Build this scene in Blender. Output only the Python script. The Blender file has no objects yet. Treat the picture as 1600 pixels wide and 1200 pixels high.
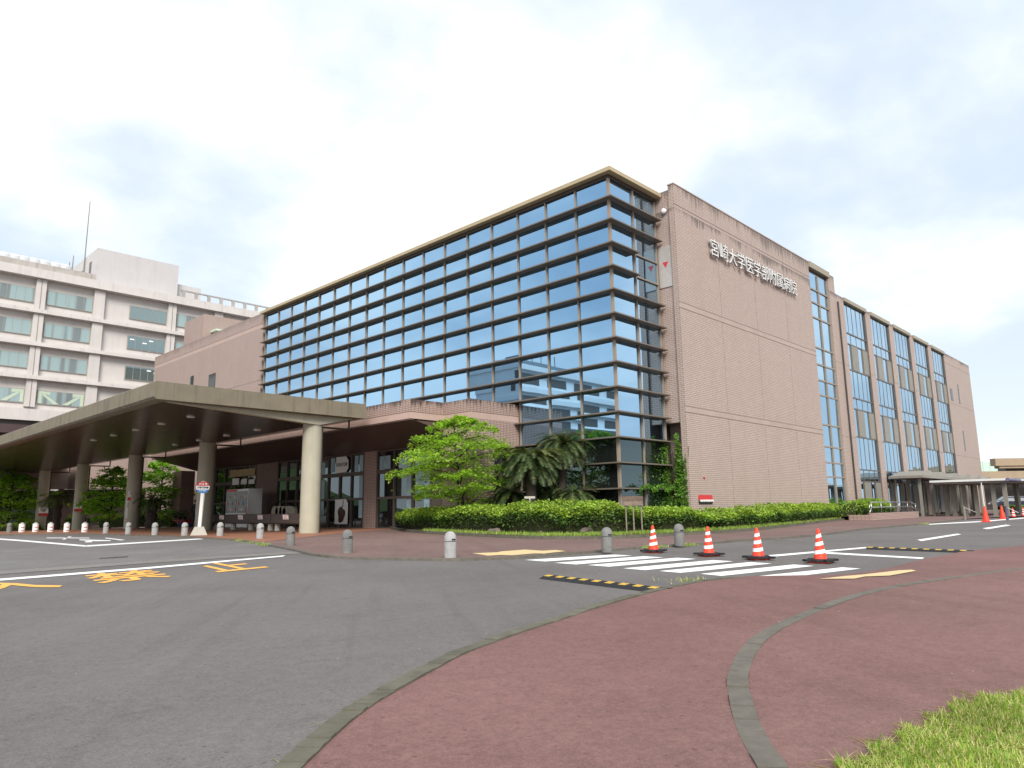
import bpy, bmesh, math, random
import numpy as np
from mathutils import Vector, Matrix
random.seed(7); RNG=np.random.default_rng(11)
SC=bpy.context.scene; COL=SC.collection; PI=math.pi
# ---------------------------------------------------------------- camera frame (building axes: +X along the tiled front, +Y along the glass front)
FPX=1118.0; PITCH,ROLL,YAW=[math.radians(a) for a in (9.93,-0.811,44.043)]
CAM=Vector((-27.83,-19.97,1.2))
_cp,_sp=math.cos(PITCH),math.sin(PITCH)
_f=Vector((0,_cp,_sp)); _u=Vector((0,-_sp,_cp)); _r=Vector((1,0,0))
_c,_s=math.cos(ROLL),math.sin(ROLL)
_r,_u=_c*_r+_s*_u,-_s*_r+_c*_u
_M=Matrix(((math.sin(YAW),math.cos(YAW),0),(-math.cos(YAW),math.sin(YAW),0),(0,0,1)))
RT,UP,FW=_M@_r,_M@_u,_M@_f
FH=Vector((FW.x,FW.y,0)).normalized(); RH=Vector((FH.y,-FH.x,0))
def ray(px,py): return RT*(px-800)+UP*(600-py)+FW*FPX
def onx(px,py,x): d=ray(px,py); return CAM+d*((x-CAM.x)/d.x)
def ony(px,py,y): d=ray(px,py); return CAM+d*((y-CAM.y)/d.y)
def atdep(px,py,dep): return CAM+ray(px,py)*(dep/FPX)
WK=[14.0,34.0]
def ground(x,y):
    w=(x-CAM.x)*FH.x+(y-CAM.y)*FH.y
    a=0.13*min(1,max(0,(w-14)/20))
    return a-0.025*max(0,min(y,90)-40)
def at(px,py,off=0.0):
    d=ray(px,py); z=0.0
    for _ in range(12):
        t=(z+off-CAM.z)/d.z; p=CAM+d*t; z=ground(p.x,p.y)
    return Vector((p.x,p.y,z+off))
# ---------------------------------------------------------------- node helpers
def new_mat(name):
    m=bpy.data.materials.new(name); m.use_nodes=True
    nt=m.node_tree; nt.nodes.clear()
    out=nt.nodes.new('ShaderNodeOutputMaterial'); return m,nt,out
def N(nt,t,**kw):
    n=nt.nodes.new(t)
    for k,v in kw.items():
        if k in n.inputs and not hasattr(type(n),k): n.inputs[k].default_value=v
        elif hasattr(n,k): setattr(n,k,v)
        else: n.inputs[k.replace('_',' ')].default_value=v
    return n
def L(nt,a,b): nt.links.new(a,b)
def math_(nt,op,a,b=None,c=None):
    n=nt.nodes.new('ShaderNodeMath'); n.operation=op
    for i,v in enumerate((a,b,c)):
        if v is None: continue
        if isinstance(v,(int,float)): n.inputs[i].default_value=v
        else: L(nt,v,n.inputs[i])
    return n.outputs[0]
def mixc(nt,fac,a,b,mode='MIX'):
    n=nt.nodes.new('ShaderNodeMix'); n.data_type='RGBA'; n.blend_type=mode
    for s,v in ((n.inputs[0],fac),(n.inputs[6],a),(n.inputs[7],b)):
        if isinstance(v,(int,float)): s.default_value=v
        elif isinstance(v,(tuple,list)): s.default_value=(*v[:3],1)
        else: L(nt,v,s)
    return n.outputs[2]
def mapr(nt,v,a,b,c=0.0,d=1.0,smooth=False):
    n=nt.nodes.new('ShaderNodeMapRange'); n.clamp=True
    if smooth: n.interpolation_type='SMOOTHSTEP'
    L(nt,v,n.inputs[0])
    for i,x in enumerate((a,b,c,d)): n.inputs[i+1].default_value=x
    return n.outputs[0]
def pos(nt):
    g=nt.nodes.new('ShaderNodeNewGeometry'); return g
def noise(nt,vec,scale,detail=4,rough=.55,w=None):
    n=nt.nodes.new('ShaderNodeTexNoise'); n.inputs['Scale'].default_value=scale; n.inputs['Detail'].default_value=detail; n.inputs['Roughness'].default_value=rough
    if vec is not None: L(nt,vec,n.inputs['Vector'])
    return n.outputs['Fac']
def vscale(nt,vec,s):
    n=nt.nodes.new('ShaderNodeVectorMath'); n.operation='MULTIPLY'; L(nt,vec,n.inputs[0]); n.inputs[1].default_value=s; return n.outputs[0]
def principled(nt,out,col,rough=.6,spec=.4,metal=0.0,bump=None,bstr=.3,bdist=.02):
    b=nt.nodes.new('ShaderNodeBsdfPrincipled')
    if isinstance(col,(tuple,list)): b.inputs['Base Color'].default_value=(*col[:3],1)
    else: L(nt,col,b.inputs['Base Color'])
    if isinstance(rough,(int,float)): b.inputs['Roughness'].default_value=rough
    else: L(nt,rough,b.inputs['Roughness'])
    b.inputs['Specular IOR Level'].default_value=spec; b.inputs['Metallic'].default_value=metal
    if bump is not None:
        bp=nt.nodes.new('ShaderNodeBump'); bp.inputs['Strength'].default_value=bstr; bp.inputs['Distance'].default_value=bdist
        L(nt,bump,bp.inputs['Height']); L(nt,bp.outputs[0],b.inputs['Normal'])
    L(nt,b.outputs[0],out.inputs[0]); return b
_pm={}
def plain(name,col,rough=.6,var=.12,scale=6.0,spec=.35,metal=0.0,bstr=0.0,grime=0.0):
    """A weathered one-colour surface: broad and fine mottling, optional grime streaks."""
    if name in _pm: return _pm[name]
    m,nt,out=new_mat(name); g=pos(nt); P=g.outputs['Position']
    n1=noise(nt,P,scale,5,.6); n2=noise(nt,P,scale*.13,3)
    f=math_(nt,'ADD',math_(nt,'MULTIPLY',n1,.6),math_(nt,'MULTIPLY',n2,.4))
    f=mapr(nt,f,.3,.7,1-var,1+var)
    c=mixc(nt,1.0,col,(1,1,1),'MULTIPLY'); cc=nt.nodes.new('ShaderNodeVectorMath'); cc.operation='SCALE'
    L(nt,c,cc.inputs[0]); L(nt,f,cc.inputs[3]); c=cc.outputs[0]
    if grime:
        s=noise(nt,vscale(nt,P,(2.2,2.2,.16)),1.0,4,.6); s=mapr(nt,s,.5,.72,0,grime,True)
        c=mixc(nt,s,c,tuple(x*.45 for x in col))
    principled(nt,out,c,rough,spec,metal,n1 if bstr else None,bstr,.01)
    _pm[name]=m; return m
def facade_uv(nt):
    g=pos(nt); s=nt.nodes.new('ShaderNodeSeparateXYZ'); L(nt,g.outputs['Position'],s.inputs[0])
    sn=nt.nodes.new('ShaderNodeSeparateXYZ'); L(nt,g.outputs['True Normal'],sn.inputs[0])
    ax=math_(nt,'ABSOLUTE',sn.outputs[0]); ay=math_(nt,'ABSOLUTE',sn.outputs[1])
    isx=math_(nt,'GREATER_THAN',ax,ay)
    u=math_(nt,'ADD',math_(nt,'MULTIPLY',isx,s.outputs[1]),math_(nt,'MULTIPLY',math_(nt,'SUBTRACT',1.0,isx),s.outputs[0]))
    cb=nt.nodes.new('ShaderNodeCombineXYZ'); L(nt,u,cb.inputs[0]); L(nt,s.outputs[2],cb.inputs[1])
    return g,s,u,cb.outputs[0]
def tile_mat(name,c1,c2,mortar,w=.30,h=.10,ms=.010,stain=None,stain_amt=.6,offset=.5,bump=.5):
    m,nt,out=new_mat(name); g,s,u,uv=facade_uv(nt)
    b=nt.nodes.new('ShaderNodeTexBrick'); L(nt,uv,b.inputs['Vector']); b.offset=offset
    b.inputs['Scale'].default_value=1; b.inputs['Brick Width'].default_value=w; b.inputs['Row Height'].default_value=h
    b.inputs['Mortar Size'].default_value=ms; b.inputs['Mortar Smooth'].default_value=.15; b.inputs['Bias'].default_value=0
    b.inputs['Color1'].default_value=(*c1,1); b.inputs['Color2'].default_value=(*c2,1); b.inputs['Mortar'].default_value=(*mortar,1)
    c=b.outputs['Color']; P=g.outputs['Position']
    big=noise(nt,P,.22,4,.6); c=mixc(nt,mapr(nt,big,.35,.7,0,.20),c,tuple(x*.72 for x in c1))
    med=noise(nt,vscale(nt,P,(1.3,1.3,.35)),1.0,5,.65); c=mixc(nt,mapr(nt,med,.45,.75,0,.22),c,tuple(x*.62 for x in c2))
    if stain:
        for (zt,ln) in stain:
            sv=vscale(nt,uv,(6.5,.16,1)); k=noise(nt,sv,1.0,6,.75); kb=noise(nt,vscale(nt,uv,(.55,.2,1)),1.0,3); k=math_(nt,'ADD',k,math_(nt,'MULTIPLY',math_(nt,'SUBTRACT',kb,.5),.55))
            zz=mapr(nt,s.outputs[2],zt-ln,zt,0,1); above=math_(nt,'LESS_THAN',s.outputs[2],zt+.02)
            k=mapr(nt,math_(nt,'ADD',k,math_(nt,'MULTIPLY',zz,.24)),.60,.74,0,stain_amt,True)
            near=math_(nt,'GREATER_THAN',s.outputs[2],zt-ln)
            k=math_(nt,'MULTIPLY',math_(nt,'MULTIPLY',k,above),near)
            c=mixc(nt,k,c,(.05,.038,.034))
    principled(nt,out,c,.55,.3,0,b.outputs['Fac'],bump*.6,.004)
    # mortar lies below the face of the tile
    for n in nt.nodes:
        if n.type=='BUMP': n.invert=True
    return m
# ---------------------------------------------------------------- mesh helpers
class MB:
    def __init__(s,o=(0,0,0)): s.v=[]; s.f=[]; s.m=[]; s.o=Vector(o); s.cur=0
    def add(s,vs,fs):
        k=len(s.v); s.v+= [tuple(v) for v in vs]; s.f+=[tuple(i+k for i in f) for f in fs]; s.m+=[s.cur]*len(fs); return s
    def box(s,a,b,M=None):
        x0,y0,z0=a; x1,y1,z1=b
        vs=[Vector(p) for p in ((x0,y0,z0),(x1,y0,z0),(x1,y1,z0),(x0,y1,z0),(x0,y0,z1),(x1,y0,z1),(x1,y1,z1),(x0,y1,z1))]
        if M is not None: vs=[M@v for v in vs]
        return s.add(vs,[(0,3,2,1),(4,5,6,7),(0,1,5,4),(1,2,6,5),(2,3,7,6),(3,0,4,7)])
    def poly(s,vs): return s.add(vs,[tuple(range(len(vs)))])
    def prism(s,pts,z0,z1):
        n=len(pts); area=sum(pts[i][0]*pts[(i+1)%n][1]-pts[(i+1)%n][0]*pts[i][1] for i in range(n))
        if area<0: pts=pts[::-1]
        vs=[(p[0],p[1],z0) for p in pts]+[(p[0],p[1],z1) for p in pts]
        return s.add(vs,[tuple(range(n-1,-1,-1)),tuple(range(n,2*n))]+[(i,(i+1)%n,n+(i+1)%n,n+i) for i in range(n)])
    def sweep(s,prof,p0,p1):
        """profile points (list of Vector offsets) swept from p0 to p1, closed with caps"""
        n=len(prof); p0=Vector(p0); p1=Vector(p1)
        vs=[p0+Vector(q) for q in prof]+[p1+Vector(q) for q in prof]
        return s.add(vs,[tuple(range(n-1,-1,-1)),tuple(range(n,2*n))]+[(i,(i+1)%n,n+(i+1)%n,n+i) for i in range(n)])
    def lathe(s,prof,c=(0,0,0),n=20,M=None,cap=True):
        c=Vector(c); vs=[]; fs=[]
        for r,z in prof:
            for i in range(n):
                a=2*PI*i/n; v=Vector((r*math.cos(a),r*math.sin(a),z)); vs.append((M@v if M is not None else v)+c)
        for j in range(len(prof)-1):
            for i in range(n):
                i2=(i+1)%n; fs.append((j*n+i,j*n+i2,(j+1)*n+i2,(j+1)*n+i))
        if cap: fs.append(tuple(range(n-1,-1,-1))); fs.append(tuple((len(prof)-1)*n+i for i in range(n)))
        return s.add(vs,fs)
    def tube(s,p0,p1,r0,r1=None,n=8):
        p0=Vector(p0); p1=Vector(p1); d=p1-p0; l=d.length
        if l<1e-6: return s
        M=d.to_track_quat('Z','Y').to_matrix()
        return s.lathe([(r0,0),(r0 if r1 is None else r1,l)],p0,n,M)
    def build(s,name,mats,parent=None,smooth=False,auto=False):
        me=bpy.data.meshes.new(name)
        me.from_pydata([tuple(Vector(v)-s.o) for v in s.v],[],s.f)
        if not isinstance(mats,(list,tuple)): mats=[mats]
        for m in mats: me.materials.append(m)
        if len(mats)>1: me.polygons.foreach_set('material_index',s.m)
        if smooth: me.polygons.foreach_set('use_smooth',[True]*len(me.polygons))
        me.update()
        if auto:
            try: me.set_sharp_from_angle(angle=math.radians(38))
            except Exception: pass
        o=bpy.data.objects.new(name,me); COL.objects.link(o)
        if parent is not None: o.parent=parent
        elif s.o.length>0: o.location=s.o
        return o
def tag(o,label=None,cat=None,group=None,kind=None):
    if label: o['label']=label
    if cat: o['category']=cat
    if group: o['group']=group
    if kind: o['kind']=kind
    return o
def thing(name,label,cat,loc=(0,0,0),rz=0,group=None):
    o=bpy.data.objects.new(name,None); o.empty_display_size=.2; COL.objects.link(o)
    o.location=loc; o.rotation_euler=(0,0,rz); return tag(o,label,cat,group)
def dup(root,loc,rz=0,label=None):
    r=root.copy(); COL.objects.link(r); r.location=loc; r.rotation_euler=(0,0,rz)
    if label: r['label']=label
    for ch in list(root.children):
        c=ch.copy(); COL.objects.link(c); c.parent=r
        for gch in list(ch.children):
            d=gch.copy(); COL.objects.link(d); d.parent=c
    return r
def leafmesh(name,C,S,mats,parent=None,up=.5,idx=None,o=(0,0,0),aspect=.55,dirs=None):
    """many leaf faces: centres C (n,3), sizes S (n); each a bent four-cornered leaf"""
    n=len(C); C=np.asarray(C,float)-np.array(o)
    nrm=RNG.normal(size=(n,3)); nrm[:,2]=np.abs(nrm[:,2])+up; nrm/=np.linalg.norm(nrm,axis=1)[:,None]
    a=RNG.normal(size=(n,3)) if dirs is None else np.asarray(dirs,float)
    a-= nrm*(a*nrm).sum(1)[:,None]; a/=np.linalg.norm(a,axis=1)[:,None]+1e-9
    b=np.cross(nrm,a); S=np.asarray(S,float)[:,None]
    V=np.empty((n,4,3)); V[:,0]=C-a*S; V[:,1]=C+b*S*aspect-nrm*S*.12; V[:,2]=C+a*S; V[:,3]=C-b*S*aspect-nrm*S*.12
    me=bpy.data.meshes.new(name); me.vertices.add(4*n); me.vertices.foreach_set('co',V.reshape(-1))
    me.loops.add(4*n); me.loops.foreach_set('vertex_index',np.arange(4*n))
    me.polygons.add(n); me.polygons.foreach_set('loop_start',np.arange(0,4*n,4))
    for m in mats: me.materials.append(m)
    if len(mats)>1: me.polygons.foreach_set('material_index',RNG.integers(0,len(mats),n) if idx is None else idx)
    me.update(calc_edges=True); me.validate()
    ob=bpy.data.objects.new(name,me); COL.objects.link(ob)
    if parent is not None: ob.parent=parent
    elif Vector(o).length>0: ob.location=o
    return ob
def leaf_mat(name,col,trans=.3,hue=.25):
    m,nt,out=new_mat(name); g=pos(nt)
    n1=noise(nt,g.outputs['Position'],1.7,3); oi=g.outputs['Random Per Island']
    c=mixc(nt,mapr(nt,n1,.35,.65,0,1),tuple(x*.75 for x in col),tuple(min(1,x*1.25) for x in col))
    c=mixc(nt,math_(nt,'MULTIPLY',oi,hue),c,(col[0]*1.9,col[1]*1.45,col[2]*.9))
    d=nt.nodes.new('ShaderNodeBsdfPrincipled'); L(nt,c,d.inputs['Base Color']); d.inputs['Roughness'].default_value=.5; d.inputs['Specular IOR Level'].default_value=.3
    t=nt.nodes.new('ShaderNodeBsdfTranslucent'); L(nt,mixc(nt,1.0,c,(1.3,1.4,.6),'MULTIPLY'),t.inputs[0])
    mx=nt.nodes.new('ShaderNodeMixShader'); mx.inputs[0].default_value=trans
    L(nt,d.outputs[0],mx.inputs[1]); L(nt,t.outputs[0],mx.inputs[2]); L(nt,mx.outputs[0],out.inputs[0]); return m
def text_data(s,size=1.0,extrude=0.0,offset=0.0,align='CENTER'):
    c=bpy.data.curves.new('lettering','FONT'); c.body=s; c.size=size; c.extrude=extrude; c.offset=offset
    c.align_x=align; c.align_y='CENTER'; c.resolution_u=3
    o=bpy.data.objects.new('lettering',c); COL.objects.link(o); bpy.context.view_layer.update()
    dg=bpy.context.evaluated_depsgraph_get(); me=bpy.data.meshes.new_from_object(o.evaluated_get(dg))
    bpy.data.objects.remove(o); bpy.data.curves.remove(c); return me
def text_obj(name,s,mat,O,X,Y,size=1.0,extrude=0.0,offset=0.0,parent=None,norm=True,align='CENTER',origin=(0,0,0)):
    """lettering laid on the plane through O with reading direction X and up direction Y"""
    me=text_data(s,size,extrude,offset,align); X=Vector(X); Y=Vector(Y)
    if norm: X=X.normalized(); Y=Y.normalized()
    Z=X.cross(Y).normalized(); o0=Vector(origin)
    for v in me.vertices: v.co=Vector(O)+X*v.co.x+Y*v.co.y+Z*v.co.z-o0
    me.name=name; me.materials.clear(); me.materials.append(mat); me.update()
    ob=bpy.data.objects.new(name,me); COL.objects.link(ob)
    if parent is not None: ob.parent=parent
    return ob
def offset_line(pts,d):
    out=[]; n=len(pts)
    for i in range(n):
        a=pts[max(0,i-1)]; b=pts[min(n-1,i+1)]; t=Vector((b[0]-a[0],b[1]-a[1])).normalized()
        out.append((pts[i][0]-t.y*d,pts[i][1]+t.x*d))
    return out
def smooth_line(pts,k=6):
    """Catmull-Rom through 2-D points"""
    P=[Vector((p[0],p[1])) for p in pts]; out=[]
    for i in range(len(P)-1):
        a=P[max(0,i-1)]; b=P[i]; c=P[i+1]; d=P[min(len(P)-1,i+2)]
        for j in range(k):
            t=j/k; out.append(.5*((2*b)+(c-a)*t+(2*a-5*b+4*c-d)*t*t+(3*b-a-3*c+d)*t**3))
    out.append(P[-1]); return [(p.x,p.y) for p in out]
def sheet(name,pts,off,mat,cuts=(),kind='structure',parent=None):
    """a flat area draped over the ground at height off"""
    bm=bmesh.new(); vs=[bm.verts.new((p[0],p[1],0)) for p in pts]
    es=[bm.edges.new((vs[i],vs[(i+1)%len(vs)])) for i in range(len(vs))]
    bmesh.ops.triangle_fill(bm,use_beauty=True,use_dissolve=False,edges=es)
    def cut(co,no): bmesh.ops.bisect_plane(bm,geom=bm.verts[:]+bm.edges[:]+bm.faces[:],plane_co=co,plane_no=no,dist=1e-5)
    for w in WK: cut(CAM+FH*w,FH)
    cut((0,40,0),(0,1,0)); cut((0,90,0),(0,1,0))
    for f in bm.faces:
        if f.normal.z<0: f.normal_flip()
    for v in bm.verts: v.co.z=ground(v.co.x,v.co.y)+off
    me=bpy.data.meshes.new(name); bm.to_mesh(me); bm.free(); me.materials.append(mat)
    o=bpy.data.objects.new(name,me); COL.objects.link(o)
    if parent is not None: o.parent=parent
    if kind: o['kind']=kind
    return o
def kerb(name,line,width,h0,h1,mat,seglen=.6):
    """a run of kerb stones along a line: each about 0.6 m, with fine joints"""
    mb=MB(); pts=[]
    for i in range(len(line)-1):
        a=Vector(line[i]); b=Vector(line[i+1]); n=max(1,int((b-a).length/seglen))
        pts+=[a.lerp(b,j/n) for j in range(n)]
    pts.append(Vector(line[-1])); A=[(p.x,p.y) for p in pts]; B=offset_line(A,width)
    for i in range(len(A)-1):
        g=.012; q=[]
        dz=RNG.uniform(-.006,.006)
        a0=Vector(A[i]).lerp(Vector(A[i+1]),.01); a1=Vector(A[i]).lerp(Vector(A[i+1]),.99); b0=Vector(B[i]).lerp(Vector(B[i+1]),.01); b1=Vector(B[i]).lerp(Vector(B[i+1]),.99)
        for z in (h0,h1+dz):
            for p in (a0,a1,b1,b0): q.append((p.x,p.y,ground(p.x,p.y)+z))
        mb.add(q,[(4,5,6,7),(0,1,5,4),(1,2,6,5),(2,3,7,6),(3,0,4,7)])
    o=mb.build(name,mat); o['kind']='structure'; return o
# ---------------------------------------------------------------- materials of the setting
def asphalt(name,col,speck=(.42,.41,.39),red=False,warm=None):
    m,nt,out=new_mat(name); g=pos(nt); P=g.outputs['Position']
    fine=noise(nt,P,95,2,.6); mid=noise(nt,P,9,5,.65); big=noise(nt,P,.35,4,.6); huge=noise(nt,vscale(nt,P,(.09,.16,1)),1.0,3)
    f=math_(nt,'ADD',math_(nt,'MULTIPLY',fine,.34),math_(nt,'ADD',math_(nt,'MULTIPLY',mid,.30),math_(nt,'MULTIPLY',big,.36)))
    f=mapr(nt,f,.32,.68,.60,1.38)
    sc=nt.nodes.new('ShaderNodeVectorMath'); sc.operation='SCALE'; base=nt.nodes.new('ShaderNodeRGB'); base.outputs[0].default_value=(*col,1)
    c0=mixc(nt,mapr(nt,huge,.4,.65,0,.55),base.outputs[0],warm or tuple(x*1.18 for x in col))
    L(nt,c0,sc.inputs[0]); L(nt,f,sc.inputs[3]); c=sc.outputs[0]
    # worn patches, darker drag marks and a scatter of pale grit
    w=noise(nt,vscale(nt,P,(.8,1.7,1)),1.0,6,.7); c=mixc(nt,mapr(nt,w,.56,.72,0,.32,True),c,tuple(x*.55 for x in col))
    rt_=nt.nodes.new('ShaderNodeVectorRotate'); rt_.inputs['Angle'].default_value=.62; L(nt,P,rt_.inputs['Vector']); st=noise(nt,vscale(nt,rt_.outputs[0],(2.6,.11,1)),1.0,5,.6); c=mixc(nt,mapr(nt,st,.53,.70,0,.30,True),c,tuple(x*.62 for x in col)); c=mixc(nt,mapr(nt,st,.46,.30,0,.22,True),c,tuple(min(1,x*1.4) for x in col))
    v=nt.nodes.new('ShaderNodeTexVoronoi'); v.inputs['Scale'].default_value=5.5; L(nt,P,v.inputs['Vector'])
    rnd=nt.nodes.new('ShaderNodeSeparateColor'); L(nt,v.outputs['Color'],rnd.inputs[0])
    k=math_(nt,'MULTIPLY',math_(nt,'LESS_THAN',v.outputs['Distance'],.055),math_(nt,'GREATER_THAN',rnd.outputs[0],.86))
    c=mixc(nt,math_(nt,'MULTIPLY',k,.75),c,speck)
    v3=nt.nodes.new('ShaderNodeTexVoronoi'); v3.inputs['Scale'].default_value=17; L(nt,P,v3.inputs['Vector']); r3=nt.nodes.new('ShaderNodeSeparateColor'); L(nt,v3.outputs['Color'],r3.inputs[0])
    pn=noise(nt,P,.9,3); k3=math_(nt,'MULTIPLY',math_(nt,'LESS_THAN',v3.outputs['Distance'],.22),math_(nt,'GREATER_THAN',math_(nt,'ADD',r3.outputs[1],math_(nt,'MULTIPLY',pn,.9)),1.28)); c=mixc(nt,math_(nt,'MULTIPLY',k3,.5),c,tuple(x*.35 for x in col))
    g3=noise(nt,P,34,3,.7); c=mixc(nt,mapr(nt,g3,.50,.66,0,.34),c,tuple(x*.55 for x in col)); c=mixc(nt,mapr(nt,g3,.48,.34,0,.22),c,tuple(min(1,x*1.7) for x in col))
    v2=nt.nodes.new('ShaderNodeTexVoronoi'); v2.inputs['Scale'].default_value=60; L(nt,P,v2.inputs['Vector'])
    c=mixc(nt,mapr(nt,v2.outputs['Distance'],.05,.4,.35,0),c,tuple(min(1,x*1.8) for x in col))
    h=math_(nt,'ADD',fine,math_(nt,'MULTIPLY',v2.outputs['Distance'],.6))
    principled(nt,out,c,.85,.25,0,h,.5,.006); return m
M_ASPH=asphalt('asphalt',(.132,.121,.115))
M_YARD=asphalt('yard_asphalt',(.150,.139,.134))
M_RED=asphalt('red_asphalt',(.178,.093,.084),(.55,.5,.46),warm=(.172,.106,.092))
M_RED2=asphalt('plaza_red_asphalt',(.165,.105,.094),(.4,.36,.33))
M_KERB=plain('kerb_stone',(.135,.122,.103),.9,.28,9,.2,bstr=.3)
M_KERB2=plain('mossy_kerb',(.120,.112,.085),.9,.35,6,.2,bstr=.4)
M_CONC=plain('concrete',(.33,.31,.265),.8,.16,3,.25,grime=.35)
M_GUT=plain('gutter_concrete',(.185,.172,.158),.85,.2,4,.2)
M_CONC2=plain('pale_concrete',(.40,.38,.33),.8,.14,3,.25,grime=.25)
M_COL=plain('column_concrete',(.39,.365,.285),.75,.10,1.3,.25,grime=.2)
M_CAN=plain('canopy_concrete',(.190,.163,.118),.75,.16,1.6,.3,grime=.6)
M_BRONZE=plain('bronze_aluminium',(.27,.215,.165),.45,.1,4,.5)
M_FIN=plain('fin_bronze',(.145,.118,.095),.45,.1,4,.5)
M_DKBRZ=plain('dark_bronze',(.055,.045,.04),.4,.1,4,.5)
M_COPE=plain('tan_coping',(.40,.325,.20),.5,.1,2,.4)
M_PLAIN=plain('plain_tile_band',(.385,.300,.258),.55,.12,1.2,.3)
M_JOINT=plain('joint_sealant',(.14,.105,.09),.8,.1,5)
M_WHITE=plain('white_wall_paint',(.55,.515,.49),.7,.08,.5,.3,grime=.14)
M_WHITE2=plain('grey_white_panel',(.50,.48,.475),.7,.06,.6,.3,grime=.12)
M_STEEL=plain('stainless_steel',(.55,.54,.52),.28,.06,8,.6,metal=.85)
M_PALE=plain('pale_steel_paint',(.66,.66,.64),.45,.08,5,.4)
M_BLACK=plain('black_rubber',(.018,.018,.02),.75,.2,12,.3)
M_GREYM=plain('grey_steel_paint',(.215,.195,.165),.55,.1,3,.4)
M_TRUNK=plain('bark',(.050,.040,.032),.9,.35,14,.15,bstr=.6)
M_GRAN=plain('granite',(.33,.325,.32),.75,.3,55,.3)
M_GRAN2=plain('weathered_granite',(.175,.172,.165),.85,.35,30,.25)
M_ROCK=plain('rock',(.13,.105,.09),.9,.35,5,.2,bstr=.8)
M_SOIL=plain('soil',(.07,.055,.038),.95,.4,6,.1)
M_WOOD=plain('dark_bench_resin',(.060,.042,.036),.5,.15,6,.4)
M_SIGNW=plain('sign_white',(.78,.77,.74),.5,.04,3)
M_SIGNR=plain('sign_red',(.55,.035,.035),.45,.06,3)
M_SIGNB=plain('sign_blue',(.03,.19,.50),.45,.05,3)
M_INK=plain('black_ink',(.02,.02,.022),.6,.05,3)
M_CONE=plain('cone_orange_red',(.80,.055,.022),.45,.08,8,.4)
M_TAPE=plain('reflective_tape',(.82,.82,.80),.35,.05,8,.5)
PINK1,PINK2=(.475,.372,.322),(.430,.334,.290)
M_TILE=tile_mat('salmon_wall_tile',PINK1,PINK2,(.20,.15,.128),.30,.10,.013,stain=[(18.32,1.0),(16.99,.6)],stain_amt=.62)
M_TILE_P=tile_mat('salmon_porch_tile',(.44,.315,.27),(.40,.285,.245),(.115,.08,.07),.24,.09,.012,stain=[(6.80,.62)],stain_amt=.9,offset=0)
M_TILE_W=tile_mat('salmon_block_tile',(.385,.29,.255),(.355,.27,.24),(.26,.195,.17),.30,.10,.010,stain=[(18.05,.7)],stain_amt=.3)
M_PAVE=tile_mat('terracotta_paving',(.35,.165,.10),(.29,.135,.085),(.16,.09,.07),.22,.11,.008)
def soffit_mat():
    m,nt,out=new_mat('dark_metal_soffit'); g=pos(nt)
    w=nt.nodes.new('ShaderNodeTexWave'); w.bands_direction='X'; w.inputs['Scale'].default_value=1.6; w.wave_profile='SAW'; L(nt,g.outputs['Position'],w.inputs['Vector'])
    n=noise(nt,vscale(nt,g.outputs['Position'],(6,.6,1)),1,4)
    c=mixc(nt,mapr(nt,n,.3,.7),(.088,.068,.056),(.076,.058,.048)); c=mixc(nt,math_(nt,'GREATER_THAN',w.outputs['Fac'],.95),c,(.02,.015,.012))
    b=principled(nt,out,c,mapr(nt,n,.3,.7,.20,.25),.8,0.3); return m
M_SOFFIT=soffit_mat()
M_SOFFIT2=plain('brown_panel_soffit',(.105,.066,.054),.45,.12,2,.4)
def glass_mat(name,near,mid,graze,amt,inner):
    """coated glazing: tinted mirror that pales towards grazing view, over a dim room"""
    m,nt,out=new_mat(name); lw=nt.nodes.new('ShaderNodeLayerWeight'); lw.inputs[0].default_value=.5
    cr=nt.nodes.new('ShaderNodeValToRGB'); L(nt,lw.outputs['Facing'],cr.inputs[0]); e=cr.color_ramp.elements
    e[0].position=.15; e[0].color=(*near,1); e[1].position=.80; e[1].color=(*graze,1); x=e.new(.42); x.color=(*mid,1)
    gl=nt.nodes.new('ShaderNodeBsdfGlossy'); gl.inputs['Roughness'].default_value=.012; L(nt,cr.outputs[0],gl.inputs[0])
    n=nt.nodes.new('ShaderNodeTexNoise'); n.inputs['Scale'].default_value=.35; g=pos(nt); L(nt,g.outputs['Position'],n.inputs['Vector'])
    bp=nt.nodes.new('ShaderNodeBump'); bp.inputs['Strength'].default_value=.05; bp.inputs['Distance'].default_value=.03; L(nt,n.outputs[0],bp.inputs['Height']); L(nt,bp.outputs[0],gl.inputs['Normal'])
    df=nt.nodes.new('ShaderNodeBsdfDiffuse'); df.inputs[0].default_value=(*inner,1)
    mx=nt.nodes.new('ShaderNodeMixShader'); mx.inputs[0].default_value=amt; L(nt,df.outputs[0],mx.inputs[1]); L(nt,gl.outputs[0],mx.inputs[2]); L(nt,mx.outputs[0],out.inputs[0]); return m
M_GLASS=glass_mat('blue_coated_glass',(.215,.395,.59),(.34,.54,.73),(.62,.75,.84),.93,(.03,.04,.045))
M_GLASS_R=glass_mat('pale_coated_glass',(.20,.40,.60),(.30,.55,.78),(.52,.66,.77),.92,(.04,.05,.05))
M_GLASS_D=glass_mat('clear_shop_glass',(.16,.19,.20),(.24,.28,.29),(.5,.55,.57),.55,(.030,.030,.030))
M_GLASS_L=glass_mat('dim_ground_glass',(.15,.21,.23),(.20,.27,.29),(.5,.55,.57),.50,(.022,.026,.024))
M_GLASS_T=glass_mat('hospital_window_glass',(.30,.38,.39),(.38,.46,.47),(.6,.68,.7),.55,(.15,.20,.20))
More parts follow.
